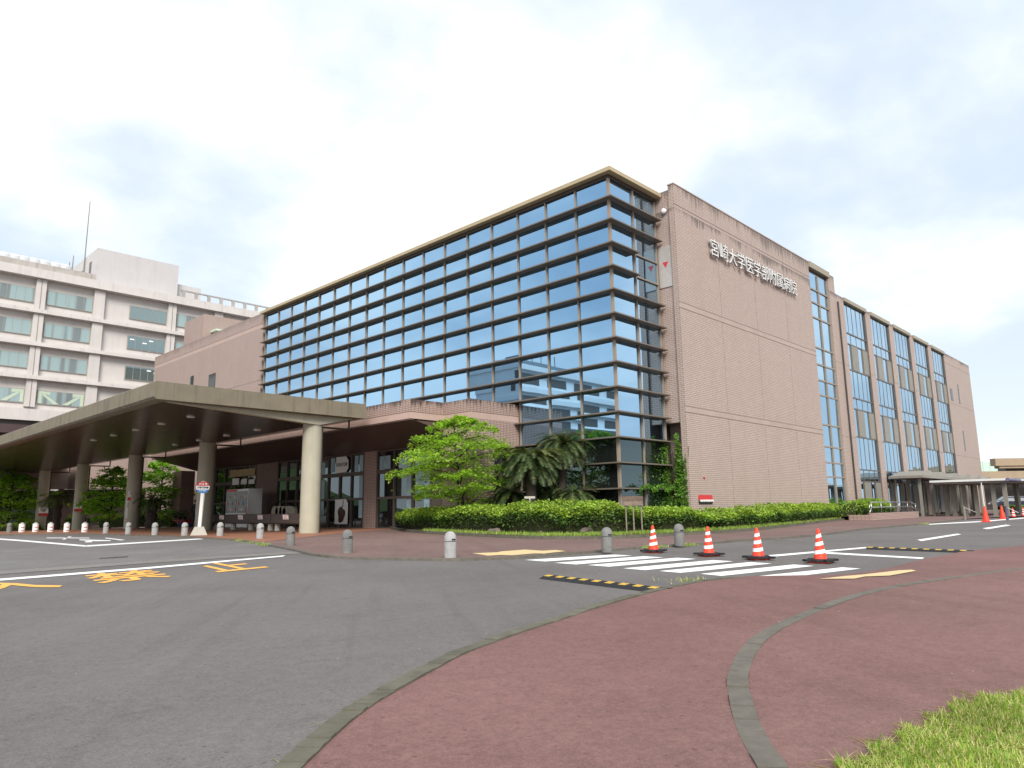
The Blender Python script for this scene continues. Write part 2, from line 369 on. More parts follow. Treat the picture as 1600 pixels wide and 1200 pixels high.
def blind_mat():
    m,nt,out=new_mat('window_with_curtains'); g,s,u,uv=facade_uv(nt)
    n=nt.nodes.new('ShaderNodeTexNoise'); n.inputs['Detail'].default_value=0; n.inputs['Scale'].default_value=1; L(nt,vscale(nt,uv,(.9,.02,1)),n.inputs['Vector'])
    f=mapr(nt,n.outputs[0],.44,.52,0,1); w=nt.nodes.new('ShaderNodeTexWave'); w.inputs['Scale'].default_value=9; L(nt,uv,w.inputs['Vector'])
    cur=mixc(nt,w.outputs['Fac'],(.31,.41,.415),(.25,.345,.35)); c=mixc(nt,f,(.17,.20,.205),cur)
    b=principled(nt,out,c,.12,.6); return m
M_CURT=blind_mat()
M_BLIND=plain('greige_panel',(.225,.212,.182),.5,.1,1.5,.35)
M_PAINT_W=None
def road_paint(name,col,under):
    m,nt,out=new_mat(name); g=pos(nt); P=g.outputs['Position']
    n=noise(nt,P,7,6,.7); n2=noise(nt,P,60,3,.6); f=math_(nt,'ADD',math_(nt,'MULTIPLY',n,.6),math_(nt,'MULTIPLY',n2,.4))
    c=mixc(nt,mapr(nt,f,.57,.68,0,.75),col,under); principled(nt,out,c,.7,.3); return m
M_PAINT=road_paint('white_road_paint',(.78,.78,.76),(.24,.23,.22))
M_YELLOW=road_paint('yellow_road_paint',(.78,.40,.085),(.22,.18,.13))
M_TACT=road_paint('cream_tactile',(.62,.47,.25),(.35,.28,.2))
# ---------------------------------------------------------------- world and light
W=bpy.data.worlds.new('World'); SC.world=W; W.use_nodes=True; nt=W.node_tree; nt.nodes.clear()
SUN_EL=math.radians(40)
SUN_FROM=Vector((-.64,-.77,0)).normalized()
sky=nt.nodes.new('ShaderNodeTexSky'); sky.sky_type='NISHITA'; sky.sun_disc=False; sky.sun_elevation=SUN_EL
sky.sun_rotation=math.atan2(SUN_FROM.x,SUN_FROM.y); sky.air_density=1.2; sky.dust_density=2.5
tc=nt.nodes.new('ShaderNodeTexCoord'); sp=nt.nodes.new('ShaderNodeSeparateXYZ'); L(nt,tc.outputs['Generated'],sp.inputs[0])
dz=math_(nt,'ADD',math_(nt,'MAXIMUM',sp.outputs[2],0.0),.32)
cb=nt.nodes.new('ShaderNodeCombineXYZ'); L(nt,math_(nt,'DIVIDE',sp.outputs[0],dz),cb.inputs[0]); L(nt,math_(nt,'DIVIDE',sp.outputs[1],dz),cb.inputs[1]); cb.inputs[2].default_value=3.7
n1=noise(nt,cb.outputs[0],1.25,7,.52); n2=noise(nt,cb.outputs[0],.42,3,.5)
f=math_(nt,'ADD',math_(nt,'MULTIPLY',n1,.6),math_(nt,'MULTIPLY',n2,.4))
cl=mapr(nt,f,.42,.56,0,1,True)
gap=mixc(nt,.13,(3.95,4.5,5.1),sky.outputs[0])          # thin cloud with a little of the clear sky behind it
col=mixc(nt,cl,gap,(6.6,6.7,6.75))
low=mapr(nt,sp.outputs[2],.0,.22,1,0,True); col=mixc(nt,math_(nt,'MULTIPLY',low,.55),col,(5.2,5.5,5.7))
bg=nt.nodes.new('ShaderNodeBackground'); bg.inputs[1].default_value=.10; L(nt,col,bg.inputs[0])
wo=nt.nodes.new('ShaderNodeOutputWorld'); L(nt,bg.outputs[0],wo.inputs[0])
sl=bpy.data.lights.new('sun','SUN'); sl.energy=2.1; sl.angle=math.radians(26); sl.color=(1,.955,.89)
so=bpy.data.objects.new('sun',sl); COL.objects.link(so)
sd=Vector((SUN_FROM.x*math.cos(SUN_EL),SUN_FROM.y*math.cos(SUN_EL),math.sin(SUN_EL)))
so.rotation_euler=sd.to_track_quat('Z','Y').to_euler(); so.location=(0,-40,60)
vs=SC.view_settings; vs.view_transform='Standard'; vs.look='None'; vs.gamma=1; vs.exposure=1.02
cd=bpy.data.cameras.new('camera'); cd.sensor_width=36; cd.lens=FPX/1600*36; cd.clip_end=4000; cd.clip_start=.05
co=bpy.data.objects.new('camera',cd); COL.objects.link(co); SC.camera=co
co.matrix_world=Matrix(((RT.x,UP.x,-FW.x,CAM.x),(RT.y,UP.y,-FW.y,CAM.y),(RT.z,UP.z,-FW.z,CAM.z),(0,0,0,1)))
# ---------------------------------------------------------------- ground
def P2(lst,off=0.0): return [(p.x,p.y) for p in (at(x,y,off) for x,y in lst)]
sheet('ground',[(-900,-900),(900,-900),(900,900),(-900,900)],0,M_ASPH)
# forecourt kerb, from the far side of the yard to the far right
KE=[(-120,838),(0,837),(60,836),(130,835.5),(200,837.5),(270,839.5),(318,842.5),(375,846),(420,854),(459,861.5),(475,866),(505,871),(550,874),(640,876),(704,876.5),(760,875.5),(800,874),(830,872),(860,869.4),(890,867),(944,862.8),(992,858.5),(1080,853),(1160,846),(1240,841),(1292,836),(1352,828),(1440,820),(1508,812)]
ke=smooth_line(P2(KE),4)
ke0=ke
sheet('forecourt_pavement',ke+[(90,-14),(90,60),(10,110),(-60,110)],.055,M_RED2)
kerb('forecourt_kerb',ke,.15,-.03,.063,M_KERB)
# terracotta paving under the canopy
tp=[(-120,834),(0,835),(130,833.5),(200,835),(270,836.5),(322,839),(375,843),(411,846.5),(520,834),(612,826.5)]
tl=P2(tp,.06)
sheet('terracotta_pavement',tl+[(-2.2,13.2),(-2.2,60),(-14,90),(-40,100)],.060,M_PAVE)
# yard (beyond the long white line) and its concrete gutter
g0=P2([(-300,934),(0,898),(230,880.5),(444,866.5),(505,864)]); g1=P2([(-300,927),(0,892.5),(230,876.5),(444,863.5),(480,861)])
sheet('bus_yard',g1+[(p[0],p[1]) for p in ke[::-1] if (Vector(p)-Vector(g1[-1])).length>.6 and ke.index(p)<40],.004,M_YARD)
sheet('gutter',g0+g1[::-1],.008,M_GUT)
# near red footway with its kerb stones
NK=[(300,1345),(380,1262),(450,1197),(487,1163),(525,1132),(560,1108),(600,1085),(655,1055),(712,1026),(800,994),(862,974),(920,954.5),(985,936),(1048,920.5),(1104,910.5),(1165,905),(1250,903),(1320,901),(1380,893),(1428,881),(1470,872),(1517,863),(1600,855),(1760,838)]
nk=smooth_line(P2(NK),4)
sheet('red_footway',nk+[(70,-40),(70,-70),(-40,-70),(-60,-40)],.045,M_RED)
kerb('footway_kerb',nk[:60],-.13,-.03,.058,M_KERB2)
IK=[(1260,1330),(1222,1263),(1184,1200),(1161,1159),(1146,1122),(1138,1085),(1136,1060),(1146,1031),(1165,1005),(1202,979),(1270,950),(1337,927.5),(1397,914.5),(1487,901),(1600,886),(1720,873)]
ik=smooth_line(P2(IK,.05),4); kerb('flush_edging',[ik[i] for i in range(0,len(ik),2)],-.135,.0,.052,M_KERB,1.2)
# planting bed kerb
PK=[(606,822),(612,827),(650,832.5),(720,837),(825,842),(900,842.5),(950,842),(1010,839.5),(1072,836),(1157,831),(1212,825.5),(1260,820),(1319,812.5),(1352,808)]
pk=smooth_line(P2(PK,.06),4)
sheet('planting_bed',pk+[(26,-1.35),(4.1,-1.35),(4.1,-.02),(-.02,-.02),(-.02,6.3),(-3.6,6.3),(-3.6,8.4),(-5.5,9.5)],.17,M_SOIL)
kerb('bed_kerb',pk,.11,.03,.17,M_KERB2)
# ---------------------------------------------------------------- road markings
def quad(name,pts,off,mat,**kw): return sheet(name,P2(pts),off,mat,**kw)
Z=lambda l: [(800+x/2.5,800+y/2.5) for x,y in l]
for i,(a,b,c,d) in enumerate([((50,188),(130,194),(470,171),(400,167)),((165,199.5),(250,205.5),(592,178),(515,173.5)),((295,208),(380,214.5),(720,184),(645,179.5)),((433,221),(520,228),(865,193.5),(785,188.5)),((575,231.5),(658,238.5),(1015,202),(930,196.5)),((735,242.5),(818,250.5),(1180,211.5),(1100,206)),((915,256),(1008,264),(1362,222),(1290,217))]):
    o=sheet('crosswalk_stripe',P2(Z([a,b,c,d])),.005,M_PAINT)
quad('stop_line',[(1196,868.2),(1196,871.2),(1356,856.6),(1352,855)],.005,M_PAINT)
quad('lane_line',[(1286,862.6),(1290,865.4),(1441,873.8),(1444,871.6)],.006,M_PAINT)
quad('centre_dash',[(1433,843.6),(1440,845.6),(1502,835.2),(1496,834)],.005,M_PAINT)
quad('centre_dash',[(1535,825.6),(1543,827),(1580,821),(1572,820)],.005,M_PAINT)
quad('edge_line',[(1450,818.8),(1453,819.9),(1533,815.8),(1600,810.2),(1600,808.8),(1530,814.4)],.005,M_PAINT)
quad('yard_line',[(-60,909.5),(-60,912.5),(230,889.5),(442,870.2),(446,868),(230,886.8)],.009,M_PAINT)
for pts in ([(-40,839.2),(-40,841),(40,846.6),(134,854.6),(137,853.6),(132,852.2),(40,844.4)],[(132,852.6),(134,854.6),(318,842.8),(312,841.6)]):
    quad('bay_line',pts,.009,M_PAINT)
zz=lambda l:[(x/3.333,780+y/3.333) for x,y in l]
for pts in ([(73,840.2),(73,841.2),(140,841.4),(140,840.4)],[(96.8,843.4),(101.5,843.2),(112.5,838.4),(107,838.6)],[(124,843),(124,844.3),(150,846),(173,845.6),(173,844.4)],[(132,846),(134,847.8),(144.5,847.4),(143,845.6)],[(165,840.4),(164,841.4),(188.6,844.6),(196,843.9)]):
    quad('bay_lettering',pts,.009,M_PAINT)
quad('drain_cover',zz([(515,308),(600,302),(666,298),(664,303),(600,307),(520,311.5)]),.009,M_DKBRZ)
# yellow words painted on the road
LU=Vector((.98,.20,0)).normalized(); LV=Vector((-LU.y,LU.x,0)); L0=at(342,894.5,.006)
for chx,u0,w_,h_ in (('止',.02,1.27,2.35),('禁',-2.42,1.52,2.2),('入',-4.5,1.55,2.2)):
    me=text_data(chx,1.0,0,.016); X_=[v.co.x for v in me.vertices]; Y_=[v.co.y for v in me.vertices]
    x0,y0,wx,wy=min(X_),min(Y_),max(X_)-min(X_),max(Y_)-min(Y_)
    for v in me.vertices:
        a,b_=(v.co.x-x0)/wx,(v.co.y-y0)/wy; p=L0+LU*(u0+w_*a+.37*h_*b_)+LV*(.05+h_*b_); v.co=(p.x,p.y,ground(p.x,p.y)+.008)
    me.name='road_lettering'; me.materials.clear(); me.materials.append(M_YELLOW); o=bpy.data.objects.new('road_lettering',me); COL.objects.link(o); o['kind']='structure'
# cream tactile paving
def tact(pts,off): 
    o=sheet('tactile_paving',P2(pts,off),off+.006,M_TACT); return o
tact([(738,864.8),(762,868.6),(782,867.4),(800,868),(835,865),(850,865.2),(885,861.4),(868,859.6),(848,860.8),(820,859.0),(782,862),(778,863.2)],.058)
tact([(1280,905),(1335,904.6),(1352,901.2),(1390,899.8),(1432,892.4),(1425,890.6),(1405,891.5),(1350,898),(1320,900.5)],.05)
# ---------------------------------------------------------------- speed humps
def hump(label,A,B,wid,n):
    A=Vector(A); B=Vector(B); d=(B-A); Lh=d.length; d.normalize(); w=Vector((-d.y,d.x,0)) 
    if w.dot(FH)<0: w=-w
    t=thing('speed_hump',label,'speed hump',A); z=ground(A.x,A.y)
    prof=[(0,.004),(.10,.045),(wid/2,.06),(wid-.10,.045),(wid,.004)]
    k=n*2; base=MB(A); yel=MB(A)
    for i in range(k):
        p0=A+d*(Lh*i/k); p1=A+d*(Lh*(i+1)/k); mb=base
        for j in range(4):
            mb=yel if (j in (1,2) and (i+ (j==2))%2==0) else base
            q=[]
            for p,(s,h) in ((p0,prof[j]),(p1,prof[j]),(p1,prof[j+1]),(p0,prof[j+1])):
                v=p+w*s; q.append((v.x,v.y,ground(v.x,v.y)+h))
            mb.poly(q)
        for s0 in (0,1):
            pass
    for e,(p,hh) in enumerate(((A,1),(B,-1))):
        base.poly([( (p+w*s).x,(p+w*s).y,ground((p+w*s).x,(p+w*s).y)+h) for s,h in (prof if hh<0 else prof[::-1])])
    base.build('rubber_body',M_BLACK,t); yel.build('yellow_marking',M_HY,t)
M_HY=road_paint('hump_yellow',(.55,.35,.05),(.06,.05,.04))
hump('black rubber speed hump with yellow blocks before the striped crossing',at(842,904.5),at(1028,927),.42,9)
hump('distant black and yellow speed hump beside the white lane line',at(1352,858.5),at(1517,864.5),.42,9)
# ---------------------------------------------------------------- the hospital hall
HALL=thing('hospital_hall','large four storey hospital hall with blue mirror glass front and salmon tiled side wall','building')
Y0=-1.24
def panes(mb,axis,c,us,zs,skip=None,tilt=.006):
    """glass panes of one curtain wall on plane axis=c, each set a hair differently in its frame"""
    for i in range(len(us)-1):
        for k in range(len(zs)-1):
            a,b,z0,z1=us[i]+.03,us[i+1]-.03,zs[k]+.03,zs[k+1]-.03
            if skip and skip((a+b)/2,(z0+z1)/2): continue
            e=RNG.normal(0,tilt,3); q=[]
            for u,z in ((a,z0),(b,z0),(b,z1),(a,z1)):
                d=c+abs(.02)*0+e[0]*(u-(a+b)/2)+e[1]*(z-(z0+z1)/2)
                q.append((d,u,z) if axis=='x' else (u,d,z))
            mb.poly(q if axis=='y' else q[::-1])
LW=35.7; us=[i*2.1 for i in range(18)]
zs=[.1,.9]+[2.1+1.2*i for i in range(13)]+[17.62]
sk=lambda u,z: u>6.5 and z<6.7
low=lambda u,z: z>4.5
g=MB(); panes(g,'x',0.0,us,zs,lambda u,z: sk(u,z) or z<4.5); G1=g.build('curtain_wall_glass',M_GLASS,HALL); G1['label']='long blue mirror glass front of many panes'
g=MB(); panes(g,'x',0.0,us,zs,lambda u,z: sk(u,z) or z>4.5); gg=g.build('lower_glass',M_GLASS_L,HALL); gg['label']='dark ground floor panes of the glass front'
g=MB(); panes(g,'y',0.0,[0,2.05,4.15],zs,low); gg=g.build('lower_glass',M_GLASS_L,HALL); gg['label']='dark ground floor panes round the corner'
g=MB(); panes(g,'y',0.0,[0,2.05,4.15],zs,lambda u,z: z<4.5); G2=g.build('curtain_wall_glass',M_GLASS,HALL); G2['label']='narrow glass return round the corner'
fr=MB()
for i,u in enumerate(us):
    z0=.1 if u<6.5 else 6.72
    fr.box((-.09,u-.035,z0),(.05,u+.035,17.63))
fr2=MB()
for u in (0.0,2.05,4.12): fr2.box((u-.035 if u else -.088,-.088,.1),(u+.035,.05,17.628))
fr.build('mullions',M_BRONZE,G1); fr2.build('mullions',M_BRONZE,G2)
for k in range(14):
    z=16.5-1.2*k; ye=35.95 if z>6.75 else 6.42
    xe=4.18 if k not in (2,3) else 1.95
    f=MB(); f.prism([(-.42,-.42),(xe,-.42),(xe,-.012),(-.012,-.012),(-.012,ye),(-.42,ye)],z-.045,z+.02)
    f.build('sun_shade_fin',M_FIN,HALL)
    if k in (2,3):
        f=MB(); f.box((1.98,-.10,z-.03),(4.15,-.02,z+.03)); f.build('transom',M_BRONZE,HALL)
c=MB(); c.prism([(-.46,-.46),(4.22,-.46),(4.22,.3),(.3,.3),(.3,36.1),(-.46,36.1)],17.79,18.0); c.build('roof_coping',M_COPE,HALL)
c=MB(); c.prism([(-.12,-.12),(4.2,-.12),(4.2,.29),(.29,.29),(.29,36.05),(-.12,36.05)],17.62,17.788); c.build('window_head',M_DKBRZ,HALL)
b=MB(); b.box((.35,.35,0),(21,36.1,17.5)); b.build('light_block_core',M_DKBRZ,HALL)  # plain box added inside the hall to block light
b=MB(); b.box((4.2,Y0,0),(22.15,-.90,18.32)); w=b.build('tiled_wall',M_TILE,HALL)
b=MB(); b.box((4.3,-.898,5.47),(22,12,18.12)); b.build('tiled_wall',M_TILE,HALL)
b=MB(); b.box((5.2,-.898,0),(22,12,5.465)); b.build('recessed_wall',M_TILE,HALL)
b=MB(); b.box((4.17,Y0-.03,18.32),(22.17,-.87,18.38)); b.build('roof_coping',M_PLAIN,HALL)
for z in (17.18,11.6,6.1):
    b=MB()
    if z>17: b.box((4.195,Y0-.004,z-.02),(22.155,Y0+.05,z+.02))
    else:
        for dz in (-.15,.15): b.box((4.195,Y0-.006,z+dz-.014),(22.155,Y0+.05,z+dz+.014))
    b.build('wall_joint',M_JOINT,HALL)
    if z<17:
        b=MB(); b.box((4.196,Y0-.004,z-.135),(22.154,Y0+.05,z+.135)); b.build('plain_band',M_PLAIN,HALL)
for x in (8.7,13.2,17.7):
    b=MB(); b.box((x-.010,Y0-.003,.1),(x+.010,Y0+.05,18.3)); b.build('wall_joint',M_JOINT,HALL)
# fire access panel with red triangle, wall lamp
b=MB(); b.box((4.255,-.86,12.72),(4.30,-.06,15.0)); pn=b.build('fire_access_panel',plain('panel_grey',(.42,.385,.36),.5),HALL)
b=MB(); b.poly([(4.25,-.30,14.12),(4.25,-.66,14.12),(4.25,-.48,13.78)]); b.build('red_triangle',M_SIGNR,pn)
b=MB(); b.lathe([(.10,0),(.15,.05),(.15,.16),(.05,.2)],(4.3,-.58,16.95),14,Matrix.Rotation(-PI/2,3,'Y')); b.build('round_wall_lamp',M_SIGNW,HALL,True)
# hose inlets low on the wall
b=MB(); b.box((4.95,Y0-.05,1.55),(6.3,Y0,1.78)); h=b.build('hose_inlet_panel',M_SIGNR,HALL)
b=MB(); b.box((4.95,Y0-.045,1.34),(6.3,Y0,1.545)); b.build('inlet_plate',M_INK,h)
for i in range(6):
    b=MB(); b.lathe([(.065,0),(.065,.09),(.045,.11)],(5.07+.222*i,Y0-.045,1.48),10,Matrix.Rotation(PI/2,3,'X')); b.build('hose_inlet',M_PALE,h)
b=MB(); b.lathe([(.05,0),(.05,.06),(.02,.08)],(5.6,Y0,2.66),10,Matrix.Rotation(PI/2,3,'X')); b.build('alarm_button',M_SIGNR,HALL)
M_COPE2=plain('pale_tan_coping',(.31,.27,.205),.6,.1,2,.3)
# tall window strip with its pier
g=MB(); zz_=[.1,3.09,4.07,5.16,6.7,8.75,9.82,10.96,12.18,14.38,15.5,16.5,17.75]
panes(g,'y',Y0+.17,[22.15,23.95,25.8],zz_); gs=g.build('strip_window',M_GLASS_R,HALL)
b=MB()
for u in (22.2,23.95,25.72): b.box((u-.045,Y0+.08,.1),(u+.045,Y0+.20,17.7))
for z in zz_[1:-1]: b.box((22.25,Y0+.10,z-.05),(23.9,Y0+.19,z+.05)); b.box((24.0,Y0+.10,z-.05),(25.67,Y0+.19,z+.05))
b.build('window_frame',M_BRONZE,gs)
b=MB(); b.box((22.18,Y0-.09,17.98),(25.9,.6,18.40)); b.build('roof_coping',M_COPE2,HALL); b=MB(); b.box((22.18,Y0+.2,17.7),(25.77,.6,17.97)); b.build('window_head',M_DKBRZ,HALL)
b=MB(); b.box((25.78,Y0,0),(26.95,2,18.3)); b.build('tiled_pier',M_TILE,HALL)
b=MB(); b.box((26.96,Y0+.002,0),(28.62,2,17.0)); b.build('tiled_pier',M_TILE,HALL)
b=MB(); b.tube((27.2,Y0-.08,.2),(27.2,Y0-.08,16.4),.06,n=10); b.build('downpipe',M_DKBRZ,HALL)
b=MB(); b.box((22.2,Y0+.4,0),(68.2,12,16.4)); b.build('light_block_core',M_DKBRZ,HALL)
for z in (11.6,6.1):
    b=MB(); b.box((25.76,Y0-.006,z-.014),(28.64,Y0+.03,z+.014)); b.build('wall_joint',M_JOINT,HALL)
M_BAYF=plain('bay_frame_bronze',(.105,.088,.075),.45,.1,4,.5)
# five window bays
for i in range(5):
    x0=28.62+6.0*i; x1=x0+4.85; xe=x0+6.0
    t_=[.3,2.9,3.77,6.24,8.37,9.22,11.4,13.45,14.32,16.7]
    g=MB(); yg=Y0+.15; F=MB(); U5=[x0+(x1-x0)*j/5 for j in range(6)]; U4=[x0+(x1-x0)*j/4 for j in range(5)]
    pans=[]
    for k in range(len(t_)-1):
        za,zb=t_[k],t_[k+1]
        kind={1:'s',2:'t',3:'p',4:'s',5:'t',6:'p',7:'s',8:'t',0:'d'}[k]
        U=U5 if kind=='t' else U4
        if kind=='p' or kind=='d':
            W_=[x0,x0+.85,x0+1.12,x0+2.50,x0+3.38,x0+3.62,x1]
            kinds=['g','d','p','g','d','p']
            for j in range(6):
                a,b_=W_[j],W_[j+1]
                if kinds[j]=='p': pans.append((a,b_,za,zb))
                elif kinds[j]=='g': g.poly([(a+.02,yg,za+.05),(b_-.02,yg,za+.05),(b_-.02,yg,zb-.05),(a+.02,yg,zb-.05)])
                else: F.box((a,yg-.02,za+.05),(b_,yg+.02,zb-.05))
        else:
            panes(g,'y',yg,U,[za,zb],tilt=.003)
            for u in U[1:-1]: F.box((u-.028,yg-.016,za+.05),(u+.028,yg+.02,zb-.05))
        if k: F.box((x0+.001,yg-.05,za-.05),(x1-.001,yg+.015,za+.048))
    F.box((x0,yg-.10,.3),(x0+.05,yg+.01,16.7)); F.box((x1-.08,yg-.10,.3),(x1,yg+.01,16.7))
    G=g.build('bay_window',M_GLASS_R,HALL); F.build('window_frame',M_BAYF,G)
    for (a,b_,za,zb) in pans:
        pan=MB(); pan.box((a,yg-.05,za+.06),(b_,yg-.02,zb-.06)); pan.build('opaque_panel',M_BLIND,G)
    b=MB(); b.box((x0+.01,Y0-.09,16.74),(x1+.1,.8,17.03)); b.build('roof_coping',M_COPE2,HALL)
    if i<4:
        b=MB(); b.box((x1,Y0,0),(xe,2,16.95)); b.build('tiled_pier',M_TILE,HALL)
        for z in (11.6,6.1):
            b=MB(); b.box((x1-.004,Y0-.006,z-.014),(xe+.004,Y0+.03,z+.014)); b.build('wall_joint',M_JOINT,HALL)
xw=28.62+24+4.85
# end wall with slit windows, each a pane on a slightly larger dark plate
b=MB(); slits=[(58.3,59.25,11.9,13.2),(61.7,62.2,11.85,14.0),(61.6,62.05,6.7,8.9),(61.7,62.05,1.35,2.95)]
b.box((xw,Y0,0),(68.3,2,16.9)); b.build('tiled_wall',M_TILE,HALL)
for a,c_,z0,z1 in slits:
    b=MB(); b.box((a,Y0-.012,z0),(c_,Y0+.1,z1)); s_=b.build('slit_window',M_DKBRZ,HALL)
    b=MB(); b.box((a+.08,Y0-.016,z0+.08),(c_-.03,Y0+.08,z1-.03)); b.build('pane',M_GLASS_D,s_)
for z in (15.9,11.6,6.1):
    b=MB(); b.box((xw+.01,Y0-.006,z-.016),(68.302,Y0+.03,z+.016)); b.build('wall_joint',M_JOINT,HALL)
b=MB(); b.box((xw,Y0-.02,16.9),(68.33,2,16.95)); b.build('roof_coping',M_PLAIN,HALL)
# left tiled block
b=MB(); b.box((-.03,36.2,0),(14,61,18.05)); b.build('tiled_wall',M_TILE_W,HALL)
for z in (17.1,12.2):
    b=MB(); b.box((-.036,36.2,z-.016),(.0,61.004,z+.016)); b.build('wall_joint',M_JOINT,HALL)
b=MB(); b.box((-.034,36.2,16.75),(.0,61.002,17.07)); b.build('plain_band',plain('plain_block_band',(.43,.315,.275),.55,.1,1.2),HALL)
for ya,yb,za,zb in ((50.2,51.0,13.2,14.55),(45.2,46.7,12.6,14.1)):
    b=MB(); b.box((-.045,ya,za),(.05,yb,zb)); s_=b.build('small_window',M_DKBRZ,HALL); b=MB(); b.box((-.05,ya+.06,za+.06),(.05,yb-.06,zb-.06)); b.build('pane',M_GLASS_L,s_)
b=MB(); b.box((3.5,57.4,10),(15,62.6,22.9)); b.build('roof_block',M_TILE_W,HALL)
b=MB(); b.box((4.6,56.2,18.05),(7.2,57.3,20.9)); b.box((4.3,55.9,20.9),(7.5,57.4,21.1)); b.build('roof_hatch',plain('pale_green_paint',(.50,.60,.49),.5),HALL)
# ---------------------------------------------------------------- porch
PO=[(-5.8,8.47),(-3.57,8.47),(-3.57,6.44),(-.012,6.44),(-.012,43.4),(-5.8,43.4)]
b=MB(); b.prism(PO,6.11,6.76); b.build('porch_parapet',M_TILE_P,HALL)
b=MB(); b.prism([(-5.79,8.48),(-3.56,8.48),(-3.56,6.45),(-.013,6.45),(-.013,43.39),(-5.79,43.39)],5.77,6.105); b.build('porch_eave_band',plain('salmon_fascia',(.47,.335,.285),.5,.1,2),HALL)
b=MB(); b.prism([(-5.78,8.50),(-2.0,8.50),(-2.0,43.3),(-5.78,43.3)],5.70,5.765)
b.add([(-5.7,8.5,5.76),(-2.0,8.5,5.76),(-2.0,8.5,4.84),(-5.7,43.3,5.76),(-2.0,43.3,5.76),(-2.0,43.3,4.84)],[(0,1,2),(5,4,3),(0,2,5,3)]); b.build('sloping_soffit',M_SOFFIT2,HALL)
b=MB(); b.box((-3.56,6.45,4.42),(-.013,7.2,5.765)); b.build('porch_wall',M_TILE_P,HALL)
b=MB(); b.box((-3.565,6.445,0),(-1.9,8.6,5.76)); b.build('porch_pier',M_TILE_P,HALL)
g=MB(); panes(g,'y',7.0,[-1.9,-.95,-.02],[.15,1.6,3.0,4.4]); G=g.build('shop_window',M_GLASS_D,HALL)
b=MB()
for u in (-1.86,-.95,-.06): b.box((u-.035,6.9,.15),(u+.035,7.05,4.4))
for z in (1.6,3.0): b.box((-1.9,6.92,z-.03),(-.02,7.04,z+.03))
b.build('window_frame',M_DKBRZ,G)
WX=-2.0
def wallseg(y0,y1,mat): 
    b=MB(); b.box((WX-.02,y0,0),(WX+.5,y1,4.85)); return b.build('porch_pier',mat,HALL)
def glaz(y0,y1,n,zs_=(.2,1.98,3.45,3.65,4.78),mat=None):
    g=MB(); us_=[y0+(y1-y0)*i/n for i in range(n+1)]; panes(g,'x',WX+.06,us_,[zs_[0],zs_[1],zs_[2]]); panes(g,'x',WX+.06,us_,[zs_[3],zs_[4]])
    G=g.build('shop_window',mat or M_GLASS_D,HALL); b=MB()
    for u in us_: b.box((WX-.04,u-.06,.1),(WX+.1,u+.06,4.82))
    for z0,z1 in ((1.9,2.05),(3.43,3.67),(4.76,4.84)): 
        for j in range(n): b.box((WX-.03,us_[j]+.062,z0),(WX+.09,us_[j+1]-.062,z1))
    for j in range(n): b.box((WX-.03,us_[j]+.062,.1),(WX+.09,us_[j+1]-.062,.24))
    b.build('window_frame',M_SHOPF,G); return G
M_SHOPF=plain('shop_frame',(.10,.075,.062),.5,.1,4)
b=MB(); b.box((WX+.55,8.6,0),(0,43.2,4.9)); b.build('light_block_core',M_DKBRZ,HALL)
wallseg(8.6,11.4,M_SHOPW:=plain('brown_wall_soffit_shade',(.115,.088,.075),.55,.1,2))  # this wall's brown is darkened to carry the shadow of the soffit
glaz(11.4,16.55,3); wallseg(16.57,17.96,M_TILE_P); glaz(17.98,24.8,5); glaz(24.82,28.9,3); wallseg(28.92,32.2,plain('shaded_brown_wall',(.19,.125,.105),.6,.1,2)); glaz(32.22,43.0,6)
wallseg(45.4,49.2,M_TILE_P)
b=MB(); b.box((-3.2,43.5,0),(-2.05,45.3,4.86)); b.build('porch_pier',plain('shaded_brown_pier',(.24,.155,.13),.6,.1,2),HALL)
M_VOILE=plain('pale_blue_voile',(.33,.46,.52),.8,.25,3)
for y0_,y1_,z0_,z1_ in ((11.6,12.1,.3,4.7),(13.2,13.9,3.7,4.7),(13.2,13.7,.3,3.3),(15.3,16.4,3.7,4.5),(18.1,18.55,.8,4.7),(18.7,19.1,3.7,4.7),(21.4,21.9,3.75,4.7),(22.6,23.4,3.7,4.5),(22.6,23.0,.9,3.3),(24.9,25.6,1.0,1.7),(26.1,26.7,1.0,1.6)):
    b=MB(); b.box((WX+.045,y0_,z0_),(WX+.052,y1_,z1_)); b.build('curtain',M_VOILE,HALL)
# shop sign and coffee poster behind the glass line
b=MB(); zt,zb=4.72,3.70; ya,yb=21.1,19.66
b.add([(WX-.05,ya,zb),(WX-.05,yb+.28,zb),(WX-.05,yb,zb+.25),(WX-.05,yb,zt-.25),(WX-.05,yb+.28,zt),(WX-.05,ya,zt)],[(0,1,2,3,4,5)])
s_=b.build('shop_sign',M_SIGNW,HALL); text_obj('lettering','DOUTOR',M_INK,(WX-.06,(ya+yb)/2+.04,4.2),(0,-1,0),(0,0,1),.30,0,.010,s_)
b=MB(); b.add([(WX-.05,21.1,.42),(WX-.05,19.6,.42),(WX-.05,19.6,1.75),(WX-.05,19.85,1.98),(WX-.05,21.1,1.98)],[(0,1,2,3,4)]); s_=b.build('shop_poster',M_SIGNW,HALL)
b=MB(); pts=[]
for i in range(20):
    a=2*PI*i/20; r=1+.12*math.sin(3*a+1)+.08*math.sin(5*a); pts.append((WX-.06,20.33-.42*r*math.cos(a),1.02+.50*r*math.sin(a)))
b.poly(pts); b.poly([(WX-.061,20.25,1.5),(WX-.061,20.12,1.95),(WX-.061,20.06,1.95),(WX-.061,20.17,1.45)]); b.build('coffee_picture',plain('coffee_print',(.075,.028,.016),.4,.5,9),s_)
